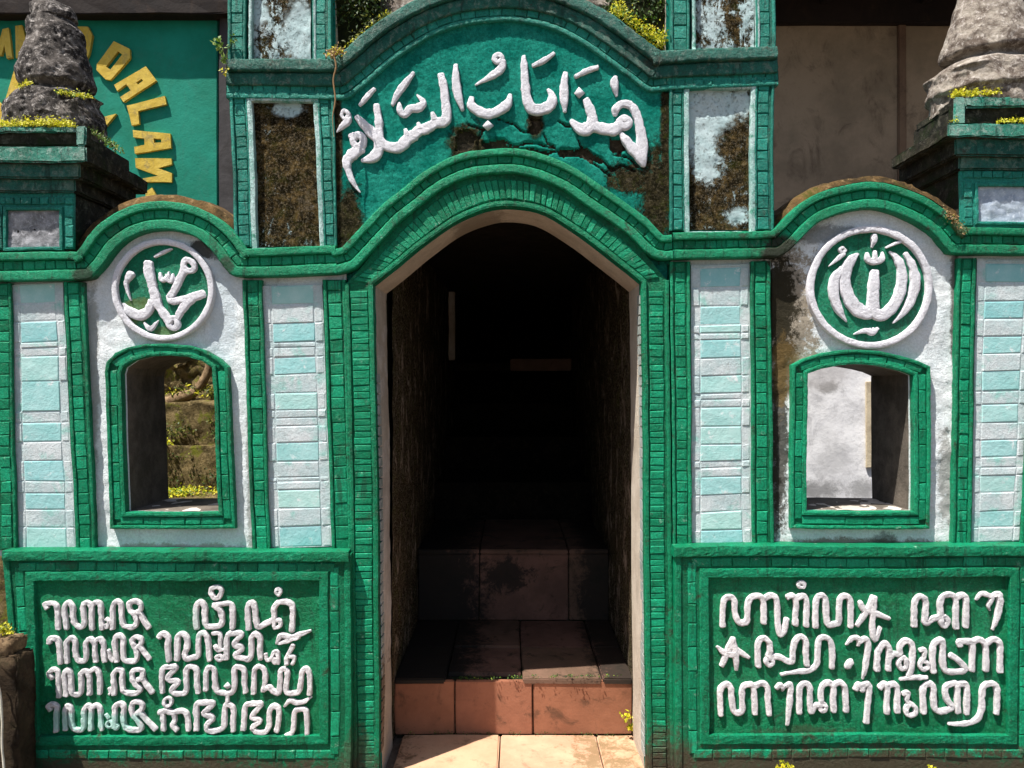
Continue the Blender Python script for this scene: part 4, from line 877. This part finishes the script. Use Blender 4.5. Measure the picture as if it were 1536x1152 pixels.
RE = ([[[(150, 505), (150, 400), (162, 262), (210, 225), (258, 255), (270, 380), (300, 465), (350, 478), (388, 440), (390, 320), (412, 245), (470, 220), (530, 245), (545, 350), (545, 478)]],
  [[(550, 250), (602, 215), (658, 235), (675, 330), (680, 450), (702, 585), (742, 555), (768, 440)]], [tw_(20, ('o', [(910, 85), (882, 100), (892, 130), (930, 130), (938, 100)]))],
  [[(772, 230), (820, 212), (855, 262), (855, 400), (852, 495)], [(862, 240), (920, 215), (958, 245), (963, 360), (960, 505)]],
  [[(1050, 515), (1050, 400), (1058, 255), (1102, 212), (1143, 245), (1150, 380), (1165, 488), (1220, 490), (1272, 468), (1275, 350), (1288, 245), (1335, 215), (1383, 252), (1390, 380), (1388, 515)]],
  [[(245, 625, 26), (192, 760, 34), (140, 888, 24)], [(245, 625, 26), (272, 780, 34), (280, 928, 18)], [(95, 705, 16), (190, 775, 34), (290, 770, 34)], [(280, 735, 34), (400, 812, 18)]],
  [[(490, 895), (488, 800), (492, 665), (545, 625), (598, 665), (605, 750), (590, 800)], tw_(24, ('o', [(598, 810), (566, 845), (600, 885), (634, 845)])), [(630, 800), (700, 805), (780, 848), (825, 835), (830, 750), (852, 655), (900, 610), (952, 645), (955, 760), (962, 885)]]], E_, se, 27)
RF = ([[[(200, 222, 30), (150, 345, 32), (40, 505, 22)], [(72, 272, 22), (110, 345, 34), (200, 375, 34), (355, 438, 20)], [(212, 225, 28), (200, 380, 30), (190, 500, 29), (212, 645, 26), (265, 522, 20)]],
  [[(590, 505), (590, 400), (598, 265), (650, 220), (698, 262), (695, 380), (695, 475), (760, 440), (835, 408), (830, 300), (862, 225), (930, 207), (982, 245), (980, 380), (980, 530)], [(985, 240), (1050, 213), (1083, 245), (1080, 380), (1075, 515)], tw_(27, ('o', [(868, 415), (836, 460), (870, 512), (906, 460)]))],
  [[(1180, 258, 12), (1222, 203, 22), (1280, 212, 26), (1325, 250, 24), (1292, 320, 16), (1310, 368, 8)], [(1330, 222, 24), (1388, 210, 32), (1400, 270, 34), (1380, 400, 30), (1335, 548, 14)]],
  [[(-65, 690, 10), (0, 625, 24), (62, 635, 26), (50, 700, 12)], [(62, 660, 24), (120, 632, 28), (148, 670, 30), (140, 780, 30), (120, 930, 24), (96, 1020, 8)]]], F_, se, 27)
RG = ([[[(710, 302, 14), (850, 278, 22), (980, 262, 26), (1058, 200, 29), (1070, 60, 29), (1087, -35, 29), (1135, -55, 29), (1195, -15, 29), (1210, 100, 29), (1205, 245, 26)]],
  [[(1368, 204, 56), (1376, 210, 56)]],
  [[(130, 685), (125, 560), (128, 445), (180, 395), (226, 420), (235, 520), (252, 638), (300, 666), (338, 636), (335, 520), (342, 425), (390, 395), (438, 412), (455, 540), (460, 675)], [(455, 412), (530, 385), (578, 425), (585, 540), (598, 683)]],
  [[(668, 432, 20), (702, 402, 26), (730, 432, 20), (725, 462, 8)], [(742, 422, 20), (798, 398, 28), (800, 480, 29), (790, 600, 28), (770, 785, 14)]],
  [[(885, 675), (885, 560), (892, 435), (940, 388), (986, 425), (985, 540), (998, 663), (1040, 600), (1098, 595), (1095, 500), (1112, 415), (1170, 388), (1217, 425), (1215, 540), (1220, 663)], [(1218, 412), (1280, 388), (1327, 425), (1335, 540), (1340, 663)], tw_(22, ('o', [(1112, 580), (1082, 620), (1116, 655), (1148, 615)]))]], G_, se, 27)
RH = ([[[(235, 265), (240, 120), (272, 35), (310, 5), (346, 45), (350, 150), (345, 262)], [(370, 130), (400, 108), (450, 105), (452, 25), (510, -22), (562, 15), (570, 120), (560, 250), (535, 315)], [(455, 352, 14), (540, 330, 26), (620, 330, 26), (710, 325, 18)], tw_(24, ('o', [(480, 135), (442, 190), (466, 245), (510, 230), (510, 165)]))],
  [tw_(20, [(640, 72), (688, 64), (680, 130), (642, 200), (662, 248), (708, 238), (718, 190), (680, 175)])],
  [[(770, 275), (765, 150), (768, 35), (805, -15), (848, -22), (860, 60), (860, 180), (885, 258), (960, 276), (1072, 250), (1010, 165), (932, 115)]],
  [[(1020, 25), (1015, -10), (1075, -15), (1122, -12), (1140, 40), (1135, 262)], [(1145, -8), (1200, -32), (1258, 5), (1270, 100), (1266, 262)], [(1275, 2), (1340, -32), (1397, 0), (1405, 130), (1410, 272)]],
  [[(25, 452), (58, 405), (92, 440), (85, 462)], [(85, 420), (138, 395), (158, 435), (150, 560), (130, 770)]],
  [[(262, 432), (300, 395), (333, 432), (330, 560), (330, 682)], [(345, 412), (398, 395), (428, 440), (430, 560), (430, 672)]],
  [tw_(22, [(482, 492), (530, 482), (522, 560), (598, 620), (590, 688), (530, 690), (512, 642), (540, 592)])],
  [[(680, 672), (672, 560), (672, 428), (730, 388), (768, 425), (770, 540), (785, 635), (850, 656), (925, 628), (938, 590), (892, 530), (884, 428), (940, 388), (996, 395), (1000, 540), (1005, 662)], [(1010, 392), (1075, 388), (1093, 440), (1090, 560), (1090, 672)]],
  [[(915, 772, 12), (1050, 772, 22), (1178, 738, 28), (1228, 650, 29), (1235, 520, 29), (1243, 425, 29), (1300, 388, 29), (1367, 408, 29), (1380, 520, 29), (1375, 672, 26)]]], H_, se, 27)
base_block(rw, [(1011, 820), (1600, 820)], [(1013, 824), (1590, 824), (1590, 1180), (1014, 1180)], [(1029, 836), (1546, 836), (1546, 1140), (1030, 1140)], [(1046, 851), (1529, 851), (1528, 1123), (1048, 1123)], [(1062, 866), (1516, 865), (1514, 1104), (1063, 1104)], 1150, [RE, RF, RG, RH], None, None)

# ================================================================== CORNER PILLARS
def rpx(parent, name, x0, x1, y0, y1, front, back, mat, hf=1.0, seg=12*S):
    mb = MB(); a = W(x0, y1, front); b = W(x1, y0, front); b.y = back*S; rbox(mb, a, b, 0, hf, 6, seg)
    for i, f in enumerate(mb.f):      # the cap flanks are overgrown with black moss; undersides are set dark too
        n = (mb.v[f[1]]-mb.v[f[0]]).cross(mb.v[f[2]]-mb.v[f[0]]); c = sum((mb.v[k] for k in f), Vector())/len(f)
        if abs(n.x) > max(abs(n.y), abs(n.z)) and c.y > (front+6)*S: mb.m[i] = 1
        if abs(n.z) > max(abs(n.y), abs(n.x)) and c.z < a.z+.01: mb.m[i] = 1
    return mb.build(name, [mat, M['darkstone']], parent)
lp_ = thing('corner_pillar', U(-720, 60, 700), 'left corner pillar with stepped green cap carrying the black stone finial', 'pillar', 'corner pillars')
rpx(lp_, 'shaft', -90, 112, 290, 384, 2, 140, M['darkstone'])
mb = MB(); plate(mb, [(-90, 286), (111, 286), (111, 374), (-90, 374)], -2, 3, [[(8, 314), (90, 314), (90, 371), (8, 371)]]); sweep(mb, Path([(8, 314), (90, 314), (90, 372), (8, 372)], closed=True), -1, 4, -5, 2, 2, .7)
o = mb.build('face_frame', M['teal'], lp_)
brick_run(o, Path([(-60, 306), (110, 306)]), 0, 10, 13.5, -5, -1, M['teal']); brick_run(o, Path([(97, 308), (98, 372)]), 0, 12, 15, -5, -1, M['teal']); brick_run(o, Path([(-8, 308), (-8, 372)]), 0, 10, 15, -5, -1, M['teal'])
panel(lp_, 'recessed_panel', [(6, 312), (92, 312), (92, 373), (6, 373)], 0, M['greyrough'], 3, 3.5)
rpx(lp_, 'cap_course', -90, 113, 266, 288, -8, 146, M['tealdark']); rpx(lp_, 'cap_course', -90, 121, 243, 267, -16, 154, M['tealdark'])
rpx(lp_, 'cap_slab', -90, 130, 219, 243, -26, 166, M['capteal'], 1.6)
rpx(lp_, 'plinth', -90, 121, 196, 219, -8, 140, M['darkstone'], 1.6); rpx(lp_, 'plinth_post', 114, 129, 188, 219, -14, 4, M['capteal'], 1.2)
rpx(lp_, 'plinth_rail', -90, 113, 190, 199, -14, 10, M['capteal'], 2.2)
rp_ = thing('corner_pillar', U(740, 60, 700), 'right corner pillar with stepped green cap carrying the pale stone finial', 'pillar', 'corner pillars')
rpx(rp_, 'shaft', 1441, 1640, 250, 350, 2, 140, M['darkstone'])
mb = MB(); plate(mb, [(1441, 252), (1640, 252), (1640, 342), (1441, 342)], -2, 3, [[(1467, 278), (1560, 278), (1560, 334), (1467, 334)]]); sweep(mb, Path([(1467, 278), (1560, 278), (1560, 334), (1467, 334)], closed=True), -1, 4, -5, 2, 2, .7)
o = mb.build('face_frame', M['teal'], rp_)
brick_run(o, Path([(1446, 266), (1620, 266)]), 0, 10, 14.5, -5, -1, M['teal']); brick_run(o, Path([(1447, 270), (1447, 340)]), 0, 12, 15, -5, -1, M['teal'])
panel(rp_, 'recessed_panel', [(1465, 276), (1562, 276), (1562, 336), (1465, 336)], 0, M['bluepanel'], 3, 3.5)
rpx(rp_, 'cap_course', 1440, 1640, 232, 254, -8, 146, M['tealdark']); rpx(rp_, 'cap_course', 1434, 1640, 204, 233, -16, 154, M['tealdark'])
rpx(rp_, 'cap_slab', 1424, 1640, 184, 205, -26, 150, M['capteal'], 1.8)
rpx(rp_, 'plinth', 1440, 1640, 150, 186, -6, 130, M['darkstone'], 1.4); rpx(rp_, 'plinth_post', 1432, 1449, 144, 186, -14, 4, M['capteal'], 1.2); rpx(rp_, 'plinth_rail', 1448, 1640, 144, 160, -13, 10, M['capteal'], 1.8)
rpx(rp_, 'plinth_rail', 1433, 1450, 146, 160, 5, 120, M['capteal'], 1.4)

def finial(rows, d, mat, label, name='stone_finial', seed=0, lips=(), amp=1.0, dk=.85):
    """weathered carved stone: rows of (y, x_left, x_right) down the silhouette, turned round and eroded"""
    rows = catmull(rows, 8); n = 150; v = []; f = []
    for (y, x0, x1) in rows:
        c = W((x0+x1)/2, y, d); r = (x1-x0)/2*(1+d/F)*S
        for i in range(n):
            th = 2*math.pi*i/n; u = Vector((math.cos(th), math.sin(th), 0)); k = 1.0
            for (ly, lh, la, lf, ph) in lips:
                g = math.exp(-((y-ly)/lh)**2); k += g*la*(.4+math.sin(th*lf+ph)*.6+.3*noise.noise(Vector((th*2, ly, seed))))
            p = c+Vector((u.x*r*k, u.y*r*k*dk, 0))
            q = Vector((p.x, p.y, p.z))
            e = noise.noise(q*9+Vector((seed, 0, 0)))*.07+noise.noise(q*24)*.05+noise.noise(q*60)*.025-abs(noise.noise(q*13+Vector((seed, 4, 0))))*.10-abs(noise.noise(q*42+Vector((9, 9, seed))))*.05+.05
            v.append(p+Vector((u.x, u.y*dk, 0))*r*e*amp+Vector((0, 0, noise.noise(q*18)*3*S*amp)))
    m = len(rows)
    for j in range(m-1):
        for i in range(n): f.append((j*n+i, j*n+(i+1) % n, (j+1)*n+(i+1) % n, (j+1)*n+i))
    f.append(tuple(reversed(range(n))))
    t = thing(name, W((rows[-1][1]+rows[-1][2])/2, rows[-1][0], d), label, 'stone finial', 'stone finials on top of the gate')
    obj('weathered_stone', v, f, mat, t, True); return t
fl_ = finial([(5, 60, 88), (8, 51, 96), (20, 50, 110), (30, 52, 112), (33, 48, 108), (36, 44, 110), (50, 44, 122), (70, 42, 126), (85, 38, 128), (100, 33, 132), (118, 31, 136), (130, 34, 138), (136, 40, 134), (142, 42, 130), (148, 34, 142), (152, 26, 142), (160, 20, 142), (170, 14, 146), (182, 12, 150), (194, 14, 152), (218, 14, 152)], 62, M['stone_dark'], 'blackened lumpy stone finial on the left corner pillar, in front of yellow letters', seed=2, lips=((146, 4, .10, 2, .4), (32, 3, .08, 3, 1), (12, 5, .12, 5, 2)), amp=.95)
finial([(-60, 1462, 1502), (-30, 1448, 1516), (0, 1440, 1524), (17, 1434, 1530), (40, 1428, 1538), (60, 1422, 1546), (78, 1417, 1552), (88, 1418, 1552), (92, 1430, 1540), (98, 1432, 1538), (103, 1424, 1546), (108, 1412, 1556), (116, 1402, 1562), (122, 1400, 1566), (132, 1400, 1568), (146, 1396, 1572), (154, 1402, 1568), (175, 1402, 1568)], 62, M['stone_pale'], 'pale grey stone finial with flared lips on the right corner pillar', seed=5, lips=((104, 6, .12, 3, 2.2), (116, 4, .07, 5, .5)), amp=.5)
finial([(-120, 700, 800), (-60, 650, 850), (-25, 600, 885), (4, 574, 912), (26, 568, 920), (60, 564, 926), (100, 560, 930)], 78, M['stone_pale'], 'broad grey stone mound topping the arch between the two uprights, mostly out of view', name='stone_mound', seed=8, lips=(), amp=.6, dk=.22)

# ================================================================== PLANTS ON THE GATE
def bank(name, c, r, label, n, mats, size, seed):
    t = thing(name, c, label, 'plant'); blobmesh('moss_body', c, r, M['leafbody'], .3, 7, 4, t)
    mb = MB()
    for _ in range(n):
        th = random.random()*6.28; ph = math.acos(random.uniform(-.4, 1)); u = Vector((math.sin(ph)*math.cos(th), -abs(math.sin(ph)*math.sin(th)), math.cos(ph)))
        p = c+Vector((u.x*r[0], u.y*r[1], u.z*r[2]))*random.uniform(.9, 1.25)
        leaf(mb, p, size, .5, 0 if random.random() < .75 else 1)
    mb.build('foliage', mats, t); return t
M['leafbody'] = rocky('moss_body_dark', (.008, .010, .004), (.02, .025, .006), (.04, .04, .01), .02)
bank('mossy_plant', W(520, 18, 60), (56*S, 40*S, 92*S), 'dark green moss bush between the left upright and the top arch', 2600, [M['leaf_dark'], M['leaf_olive']], .016, 1)
bank('mossy_plant', W(975, 14, 60), (62*S, 40*S, 86*S), 'sunlit yellow green moss bush between the top arch and the right upright', 3200, [M['leaf_dark'], M['leaf_green']], .017, 2)
def along(poly, d, off=0, n=6, jit=2):
    out = []
    for i in range(len(poly)-1):
        for k in range(n): t = (k+random.random())/n; out.append(W(poly[i][0]*(1-t)+poly[i+1][0]*t+random.uniform(-jit, jit), poly[i][1]*(1-t)+poly[i+1][1]*t+off, d+random.uniform(-8, 14)))
    return out
cloud('moss', along([(505, 84), (540, 60), (570, 36), (588, 26)], 12), 520, .012, [M['leaf_olive'], M['leaf_yellow']], (.006, .02, .012), 'yellow tinged moss fringe on the left slope of the top arch', 'moss')
cloud('moss', along([(918, 18), (945, 40), (975, 62), (1000, 72)], 14), 1300, .012, [M['leaf_yellow'], M['leaf_green']], (.01, .03, .022), 'bright yellow moss fringe on the right slope of the top arch', 'moss')
cloud('moss', along([(0, 190), (60, 188), (110, 190)], -4, 0, 14)+along([(20, 186), (90, 186)], 8, 0, 10), 2200, .009, [M['leaf_yellow']], (.006, .012, .011), 'bright yellow moss at the foot of the black finial', 'moss', up=1)
cloud('moss', along([(88, 140), (110, 143), (138, 147)], 8, 0, 6, 2), 420, .009, [M['leaf_yellow'], M['leaf_green']], (.005, .008, .006), 'green moss on the right ledge of the black finial', 'moss', up=1)
cloud('moss', along([(26, 132), (38, 128), (48, 124)], 6, 0, 5, 2), 170, .008, [M['leaf_yellow']], (.005, .008, .005), 'small yellow moss tuft on the left side of the black finial', 'moss', up=1)
cloud('moss', along([(134, 196), (160, 214), (178, 226)], 30, 0, 5, 3), 260, .012, [M['leaf_green'], M['leaf_olive']], (.006, .03, .009), 'loose green weeds on the side of the left pillar cap', 'moss', up=1)
cloud('moss', [W(1436+random.uniform(-6, 6), 144, random.uniform(0, 118)) for _ in range(50)], 1500, .010, [M['leaf_yellow']], (.006, .008, .009), 'bright yellow moss creeping along the left edge of the right pillar plinth', 'moss', up=1)
cloud('moss', along([(1448, 143), (1500, 142), (1560, 144)], -2, 0, 14), 1500, .010, [M['leaf_yellow']], (.006, .010, .009), 'bright yellow moss under the pale finial', 'moss', up=1)
cloud('moss', [W(1431, 184, random.uniform(-16, 100)) for _ in range(30)], 620, .009, [M['leaf_yellow']], (.006, .008, .006), 'yellow moss on the left ledge of the right pillar cap', 'moss', up=1)
cloud('moss', along([(1496, 184), (1540, 182), (1570, 182)], -18, 0, 8), 560, .009, [M['leaf_yellow']], (.006, .006, .006), 'yellow moss on the front ledge of the right pillar cap', 'moss', up=1)
cloud('moss', along([(1412, 318), (1425, 328), (1438, 340), (1446, 352)], -14, 0, 6, 2), 420, .009, [M['dry'], M['leaf_olive']], (.006, .006, .010), 'rusty dried moss where the right arch meets the corner pillar', 'moss')
sprig(W(337, 92, 0), .10, 7, .018, M['leaf_green'], 'small green weed sprouting from the left end of the top ledge', group=None)
sprig(W(338, 112, -14), .03, 3, .010, M['leaf_yellow'], 'tiny yellow weed under the left end of the top ledge')
sprig(W(945, 1092, 112), .075, 8, .018, M['leaf_yellow'], 'bright green weed in the right corner of the doorway floor')
sprig(W(1176, 1163, -34), .055, 8, .014, M['leaf_yellow'], 'tiny bright weed at the foot of the right script panel, nearest the door')
sprig(W(1400, 1170, -34), .055, 8, .012, M['leaf_yellow'], 'tiny yellow weed at the foot of the right script panel, farther from the door')
cloud('moss', along([(690, 1018), (800, 1016), (930, 1014)], 131, 0, 12, 8), 300, .008, [M['leaf_dark'], M['leaf_green']], (.01, .008, .003), 'thin green moss along the edge of the first step', 'moss', up=1)
cloud('moss', along([(604, 1099), (700, 1100), (800, 1101), (945, 1102)], 130, 0, 14, 3), 420, .006, [M['leaf_dark'], M['leaf_olive']], (.01, .006, .003), 'dark moss line where the sunlit floor meets the first riser', 'moss', up=1)
cloud('moss', along([(975, 1165), (1005, 1162), (1100, 1164), (1300, 1168), (1500, 1164)], -34, 0, 14, 4), 700, .008, [M['leaf_olive'], M['dry']], (.012, .01, .006), 'brown moss and litter along the foot of the right script panel', 'moss', up=1)
cloud('moss', along([(60, 1166), (200, 1164), (400, 1166), (520, 1164)], -34, 0, 14, 4), 600, .008, [M['leaf_olive'], M['dry']], (.012, .01, .006), 'brown moss and litter along the foot of the left script panel', 'moss', up=1)
# hanging dry root on the left upright
mb = MB(); pp = [(501, 84), (504, 100), (500, 120), (503, 150), (499, 175), (501, 205)]; P3 = [W(x, y, -30) for x, y in pp]
def tube(mb, pts, rs, n=7, mi=0):
    pts = [Vector(q) for q in catmull([tuple(p)+(r,) for p, r in zip(pts, rs)], 6)] if False else [(Vector(q[:3]), q[3]) for q in catmull([tuple(p)+(r,) for p, r in zip(pts, rs)], 6)]
    v = []; f = []
    for i, (p, r) in enumerate(pts):
        t = (pts[min(i+1, len(pts)-1)][0]-pts[max(i-1, 0)][0]).normalized(); a = t.orthogonal().normalized(); b = t.cross(a)
        for k in range(n): th = 6.283*k/n; v.append(p+(a*math.cos(th)+b*math.sin(th))*r*(1+.25*noise.noise(p*40+Vector((k, 0, 0)))))
    for i in range(len(pts)-1):
        for k in range(n): f.append((i*n+k, i*n+(k+1) % n, (i+1)*n+(k+1) % n, (i+1)*n+k))
    f.append(tuple(range(n))); f.append(tuple((len(pts)-1)*n+k for k in reversed(range(n))))
    mb.add(v, f, mi)
tube(mb, P3, [.004, .0035, .003, .003, .002, .001]); tag(mb.build('hanging_root', M['dry'], None, True), 'thin dry root hanging from the ledge beside the calligraphy', 'root')
cloud('moss', along([(492, 84), (516, 78)], -24, 0, 8, 3), 240, .011, [M['dry'], M['leaf_yellow']], (.008, .008, .009), 'dry yellow tuft where the hanging root starts', 'moss')

# ================================================================== BEHIND THE GATE
# green house with yellow letters
gh = thing('green_house', W(100, 700, 1000), 'green painted house wall with yellow arched lettering behind the left pillar', 'house')
def dbox(parent, name, x0, x1, y0, y1, d, dep, mat, hf=.5, seg=60*S):
    mb = MB(); a = W(x0, y1, d); b = W(x1, y0, d); b.y += dep*S; rbox(mb, a, b, 0, hf, 5, seg); return mb.build(name, mat, parent)
dbox(gh, 'wall', -420, 326, 4, 900, 1000, 60, M['housegreen'], .8)
dbox(gh, 'post', 328, 392, 4, 900, 985, 50, M['post'])
rb = MB(); a = W(-420, -25, 880); 
for k, (y0, y1, d0, d1) in enumerate(((-40, 20, 955, 999),)):
    aa = W(-420, y1, d0); bb = W(420, y0, d0); bb.y = d1*S; rbox(rb, aa, bb, 0, 3, 6, 30*S)
rb.build('fascia', M['eave'], gh, False)
mb = MB(); aa = W(-520, 6, 960); bb = W(440, -20, 960); bb.y = 1200*S; rbox(mb, aa, bb, 0, 0, 0); mb.build('roof', M['eave'], gh)
def yl(name, poly, holes=(), sc=.33854, org=(0, 0)):
    T = lambda P: [(x*sc+org[0], y*sc+org[1]) for x, y in P]
    mb = MB(); plate(mb, T(poly), 991, 1003, [T(h) for h in holes], dref=991, step=8); return mb.build(name, M['yellow'], gh)
yl('letter', [(505, 180), (575, 215), (577, 255), (490, 353), (468, 350), (428, 308), (430, 282)], [[(523, 225), (542, 240), (490, 306), (470, 292)]])
yl('letter', [(507, 375), (645, 293), (692, 358), (548, 452), (533, 430), (580, 400), (560, 372), (520, 402)], [[(603, 365), (626, 348), (634, 357), (612, 374)]])
yl('letter', [(730, 425), (738, 463), (612, 492), (618, 548), (585, 555), (562, 468), (600, 460)])
yl('letter', [(590, 575), (755, 592), (760, 655), (597, 680), (594, 650), (642, 640), (642, 612), (592, 606)], [[(682, 612), (716, 616), (716, 630), (684, 632)]])
yl('letter', [(598, 700), (760, 702), (762, 728), (700, 745), (762, 768), (760, 808), (640, 806), (630, 790), (700, 778), (600, 742)])
yl('letter', [(640, 890), (645, 850), (672, 832), (690, 868)])
yl('letter', [(335, 118), (390, 118), (410, 155), (396, 235), (378, 275), (340, 250), (352, 220), (366, 228), (374, 165), (350, 150)])
yl('letter', [(66, 115), (96, 112), (112, 170), (132, 115), (160, 120), (165, 258), (140, 258), (132, 200), (120, 240), (104, 240), (94, 200), (96, 258), (70, 258)])
yl('letter', [(-50, 125), (-20, 120), (-4, 180), (10, 128), (36, 122), (54, 256), (30, 260), (18, 200), (6, 245), (-10, 245), (-24, 200), (-26, 258), (-52, 256)])
yl('letter', [(-130, 150), (-70, 128), (-66, 160), (-96, 170), (-84, 270), (-110, 275)])
yl('star', [(66, 298), (100, 470), (300, 560), (516, 504), (455, 575), (430, 640), (100, 650), (-120, 650), (-60, 520), (-110, 330), (14, 476)])
# brown board building on the right
bh = thing('board_house', W(1260, 700, 900), 'shaded brown board house under a dark roof behind the right wall', 'house')
xs = [1120, 1354, 1590, 1826]
for i in range(3): dbox(bh, 'board', xs[i]+2, xs[i+1]-2, 26 if i != 1 else 24, 560, 900, 14, M['board'], 0)
for x in (1354, 1590): dbox(bh, 'batten', x-6, x+6, -20, 560, 893, 14, M['batten'], .8)
dbox(bh, 'beam', 1080, 1850, -30, 34, 880, 40, M['eave'], 1.5)
mb = MB(); aa = W(1010, -2, 900); bb = W(1990, -22, 900); aa.y = 430*S; bb.y = 1100*S; rbox(mb, aa, bb, 0, 0, 0); mb.build('roof', M['eave'], bh)
mb = MB()
for k in range(5):
    x = 1080+k*150; aa = W(x, 6, 880); bb = W(x+14, -3, 880); aa.y = 440*S; bb.y = 880*S; rbox(mb, aa, bb, 0, 0, 0); 
mb.build('rafter', M['eave'], bh)
dbox(bh, 'end_wall', 1100, 1900, -60, 900, 960, 20, M['board'], 0)
# white stained wall seen through the right window
ww = thing('white_wall', W(1280, 900, 480), 'stained white wall seen through the right window', 'wall')
dbox(ww, 'wall', 1165, 1480, 490, 960, 480, 40, M['whitewall'], 1.0, 30*S)
dbox(ww, 'corner_post', 1299.5, 1318, 572, 702, 474, 5, M['cream'], .6, 20*S)
# terraced bank seen through the left window
tb = thing('terraced_bank', W(280, 900, 430), 'mossy brown terraced bank seen through the left window', 'bank')
def terr(x0, x1, ztop, zbot, d0, d1, amp, name='terrace'):
    mb = MB(); n = 90; m = 40; v = []; f = []
    for j in range(m+1):
        for i in range(n+1):
            t = j/m; x = x0+(x1-x0)*i/n
            if t < .5: p = U(x, d0, zbot+(ztop-zbot)*t*2)
            else: p = U(x, d0+(d1-d0)*(t-.5)*2, ztop)
            q = noise.noise_vector(p*5)*amp*S+noise.noise_vector(p*16)*amp*.6*S+noise.noise_vector(p*45)*amp*.3*S; v.append(p+q)
    for j in range(m):
        for i in range(n): a = j*(n+1)+i; f.append((a, a+1, a+n+2, a+n+1))
    mb.add(v, f); return mb.build(name, M['terrace'], tb, True)
terr(-1100, -430, 362, 60, 300, 425, 4.5); terr(-1100, -430, 458, 350, 420, 475, 5); terr(-1100, -430, 545, 450, 470, 640, 6); terr(-1300, -430, 640, 540, 640, 900, 26)
lf = lambda x0, x1, d0, d1, z, n: [U(random.uniform(x0, x1), random.uniform(d0, d1), z+random.uniform(-4, 4)) for _ in range(n)]
cloud('moss', lf(-820, -540, 360, 412, 366, 26), 1700, .016, [M['leaf_yellow'], M['leaf_green']], (.03, .02, .012), 'bright moss on the lowest terrace outside the left window', 'moss', up=1)
cloud('moss', lf(-820, -700, 400, 450, 464, 14), 900, .015, [M['leaf_yellow'], M['leaf_green']], (.03, .02, .010), 'bright moss on the left end of the middle terrace outside the window', 'moss', up=1)
cloud('weeds', [U(random.uniform(-800, -540), 425-random.uniform(4, 12), 372+random.uniform(0, 70)) for _ in range(22)], 520, .013, [M['leaf_olive'], M['leaf_dark']], (.03, .012, .02), 'small leafy weeds clinging to the lower terrace face', 'weeds', asp=.7)
cloud('weeds', [U(random.uniform(-800, -540), 468-random.uniform(0, 16), 466+random.uniform(0, 36)) for _ in range(18)], 620, .014, [M['leaf_olive'], M['leaf_dark']], (.03, .012, .02), 'small leafy weeds clinging to the upper terrace face', 'weeds', asp=.7)
cloud('weeds', [U(random.uniform(-760, -560), random.uniform(500, 600), 552+random.uniform(0, 20)) for _ in range(14)], 500, .024, [M['leaf_olive'], M['leaf_yellow']], (.04, .03, .02), 'dry weeds on top of the terraced bank', 'weeds', asp=.4)
mb = MB(); tube(mb, [W(240, 606, 560), W(262, 600, 560), W(288, 590, 565), W(306, 570, 570), W(314, 545, 575), W(318, 500, 580), W(312, 440, 590)], [.03, .034, .028, .024, .022, .02, .018], 10)
tag(mb.build('tree_trunk', M['bark'], None, True), 'thin curved pale trunk leaning over the bank outside the left window', 'tree trunk')
sh = thing('shade_shrub', W(270, 560, 800), 'dark leafy shrub in deep shade behind the curved trunk', 'shrub')
mb = MB(); rbox(mb, U(-1500, 960, 0), U(-420, 990, 800), 0, 4, 4, 60*S); mb.build('shaded_bank', M['earth'], sh)
mb = MB()
for _ in range(5200): leaf(mb, U(random.uniform(-1050, -500), random.uniform(660, 900), random.uniform(560, 790)), .035, .3, 0 if random.random() < .9 else 1, .55)
mb.build('foliage', [M['leaf_dark'], M['leaf_green']], sh)
# stone kerb post and cable at the lower left
kp = thing('rubble_post', W(0, 1160, -70), 'dark mossy rubble post at the foot of the left wall', 'post')
mb = MB(); a = W(-60, 1200, -75); b = W(26, 985, -75); b.y = -32*S; rbox(mb, a, b, 0, 5, 6, 8*S); mb.build('rubble', M['darkstone'] if False else M['earth'], kp, True)
mb = MB(); a = W(-60, 986, -72); b = W(18, 962, -72); b.y = -34*S; rbox(mb, a, b, 0, 5, 6, 8*S); mb.build('broken_cap', M['bark'], kp, True)
mb = MB(); tube(mb, [W(-8, 1010, -84), W(0, 1040, -86), W(3, 1080, -86), (W(3, 1120, -86)), W(6, 1152, -86), W(7, 1200, -88)], [.004]*6, 8)
tag(mb.build('cable', M['cable'], None, True), 'thin cream cable hanging down in front of the rubble post', 'cable')
cloud('weeds', along([(-4, 948), (6, 945), (12, 955)], -60, 0, 6, 3), 160, .014, [M['leaf_yellow'], M['leaf_olive']], (.008, .01, .01), 'yellowish weeds on top of the rubble post', 'weeds')
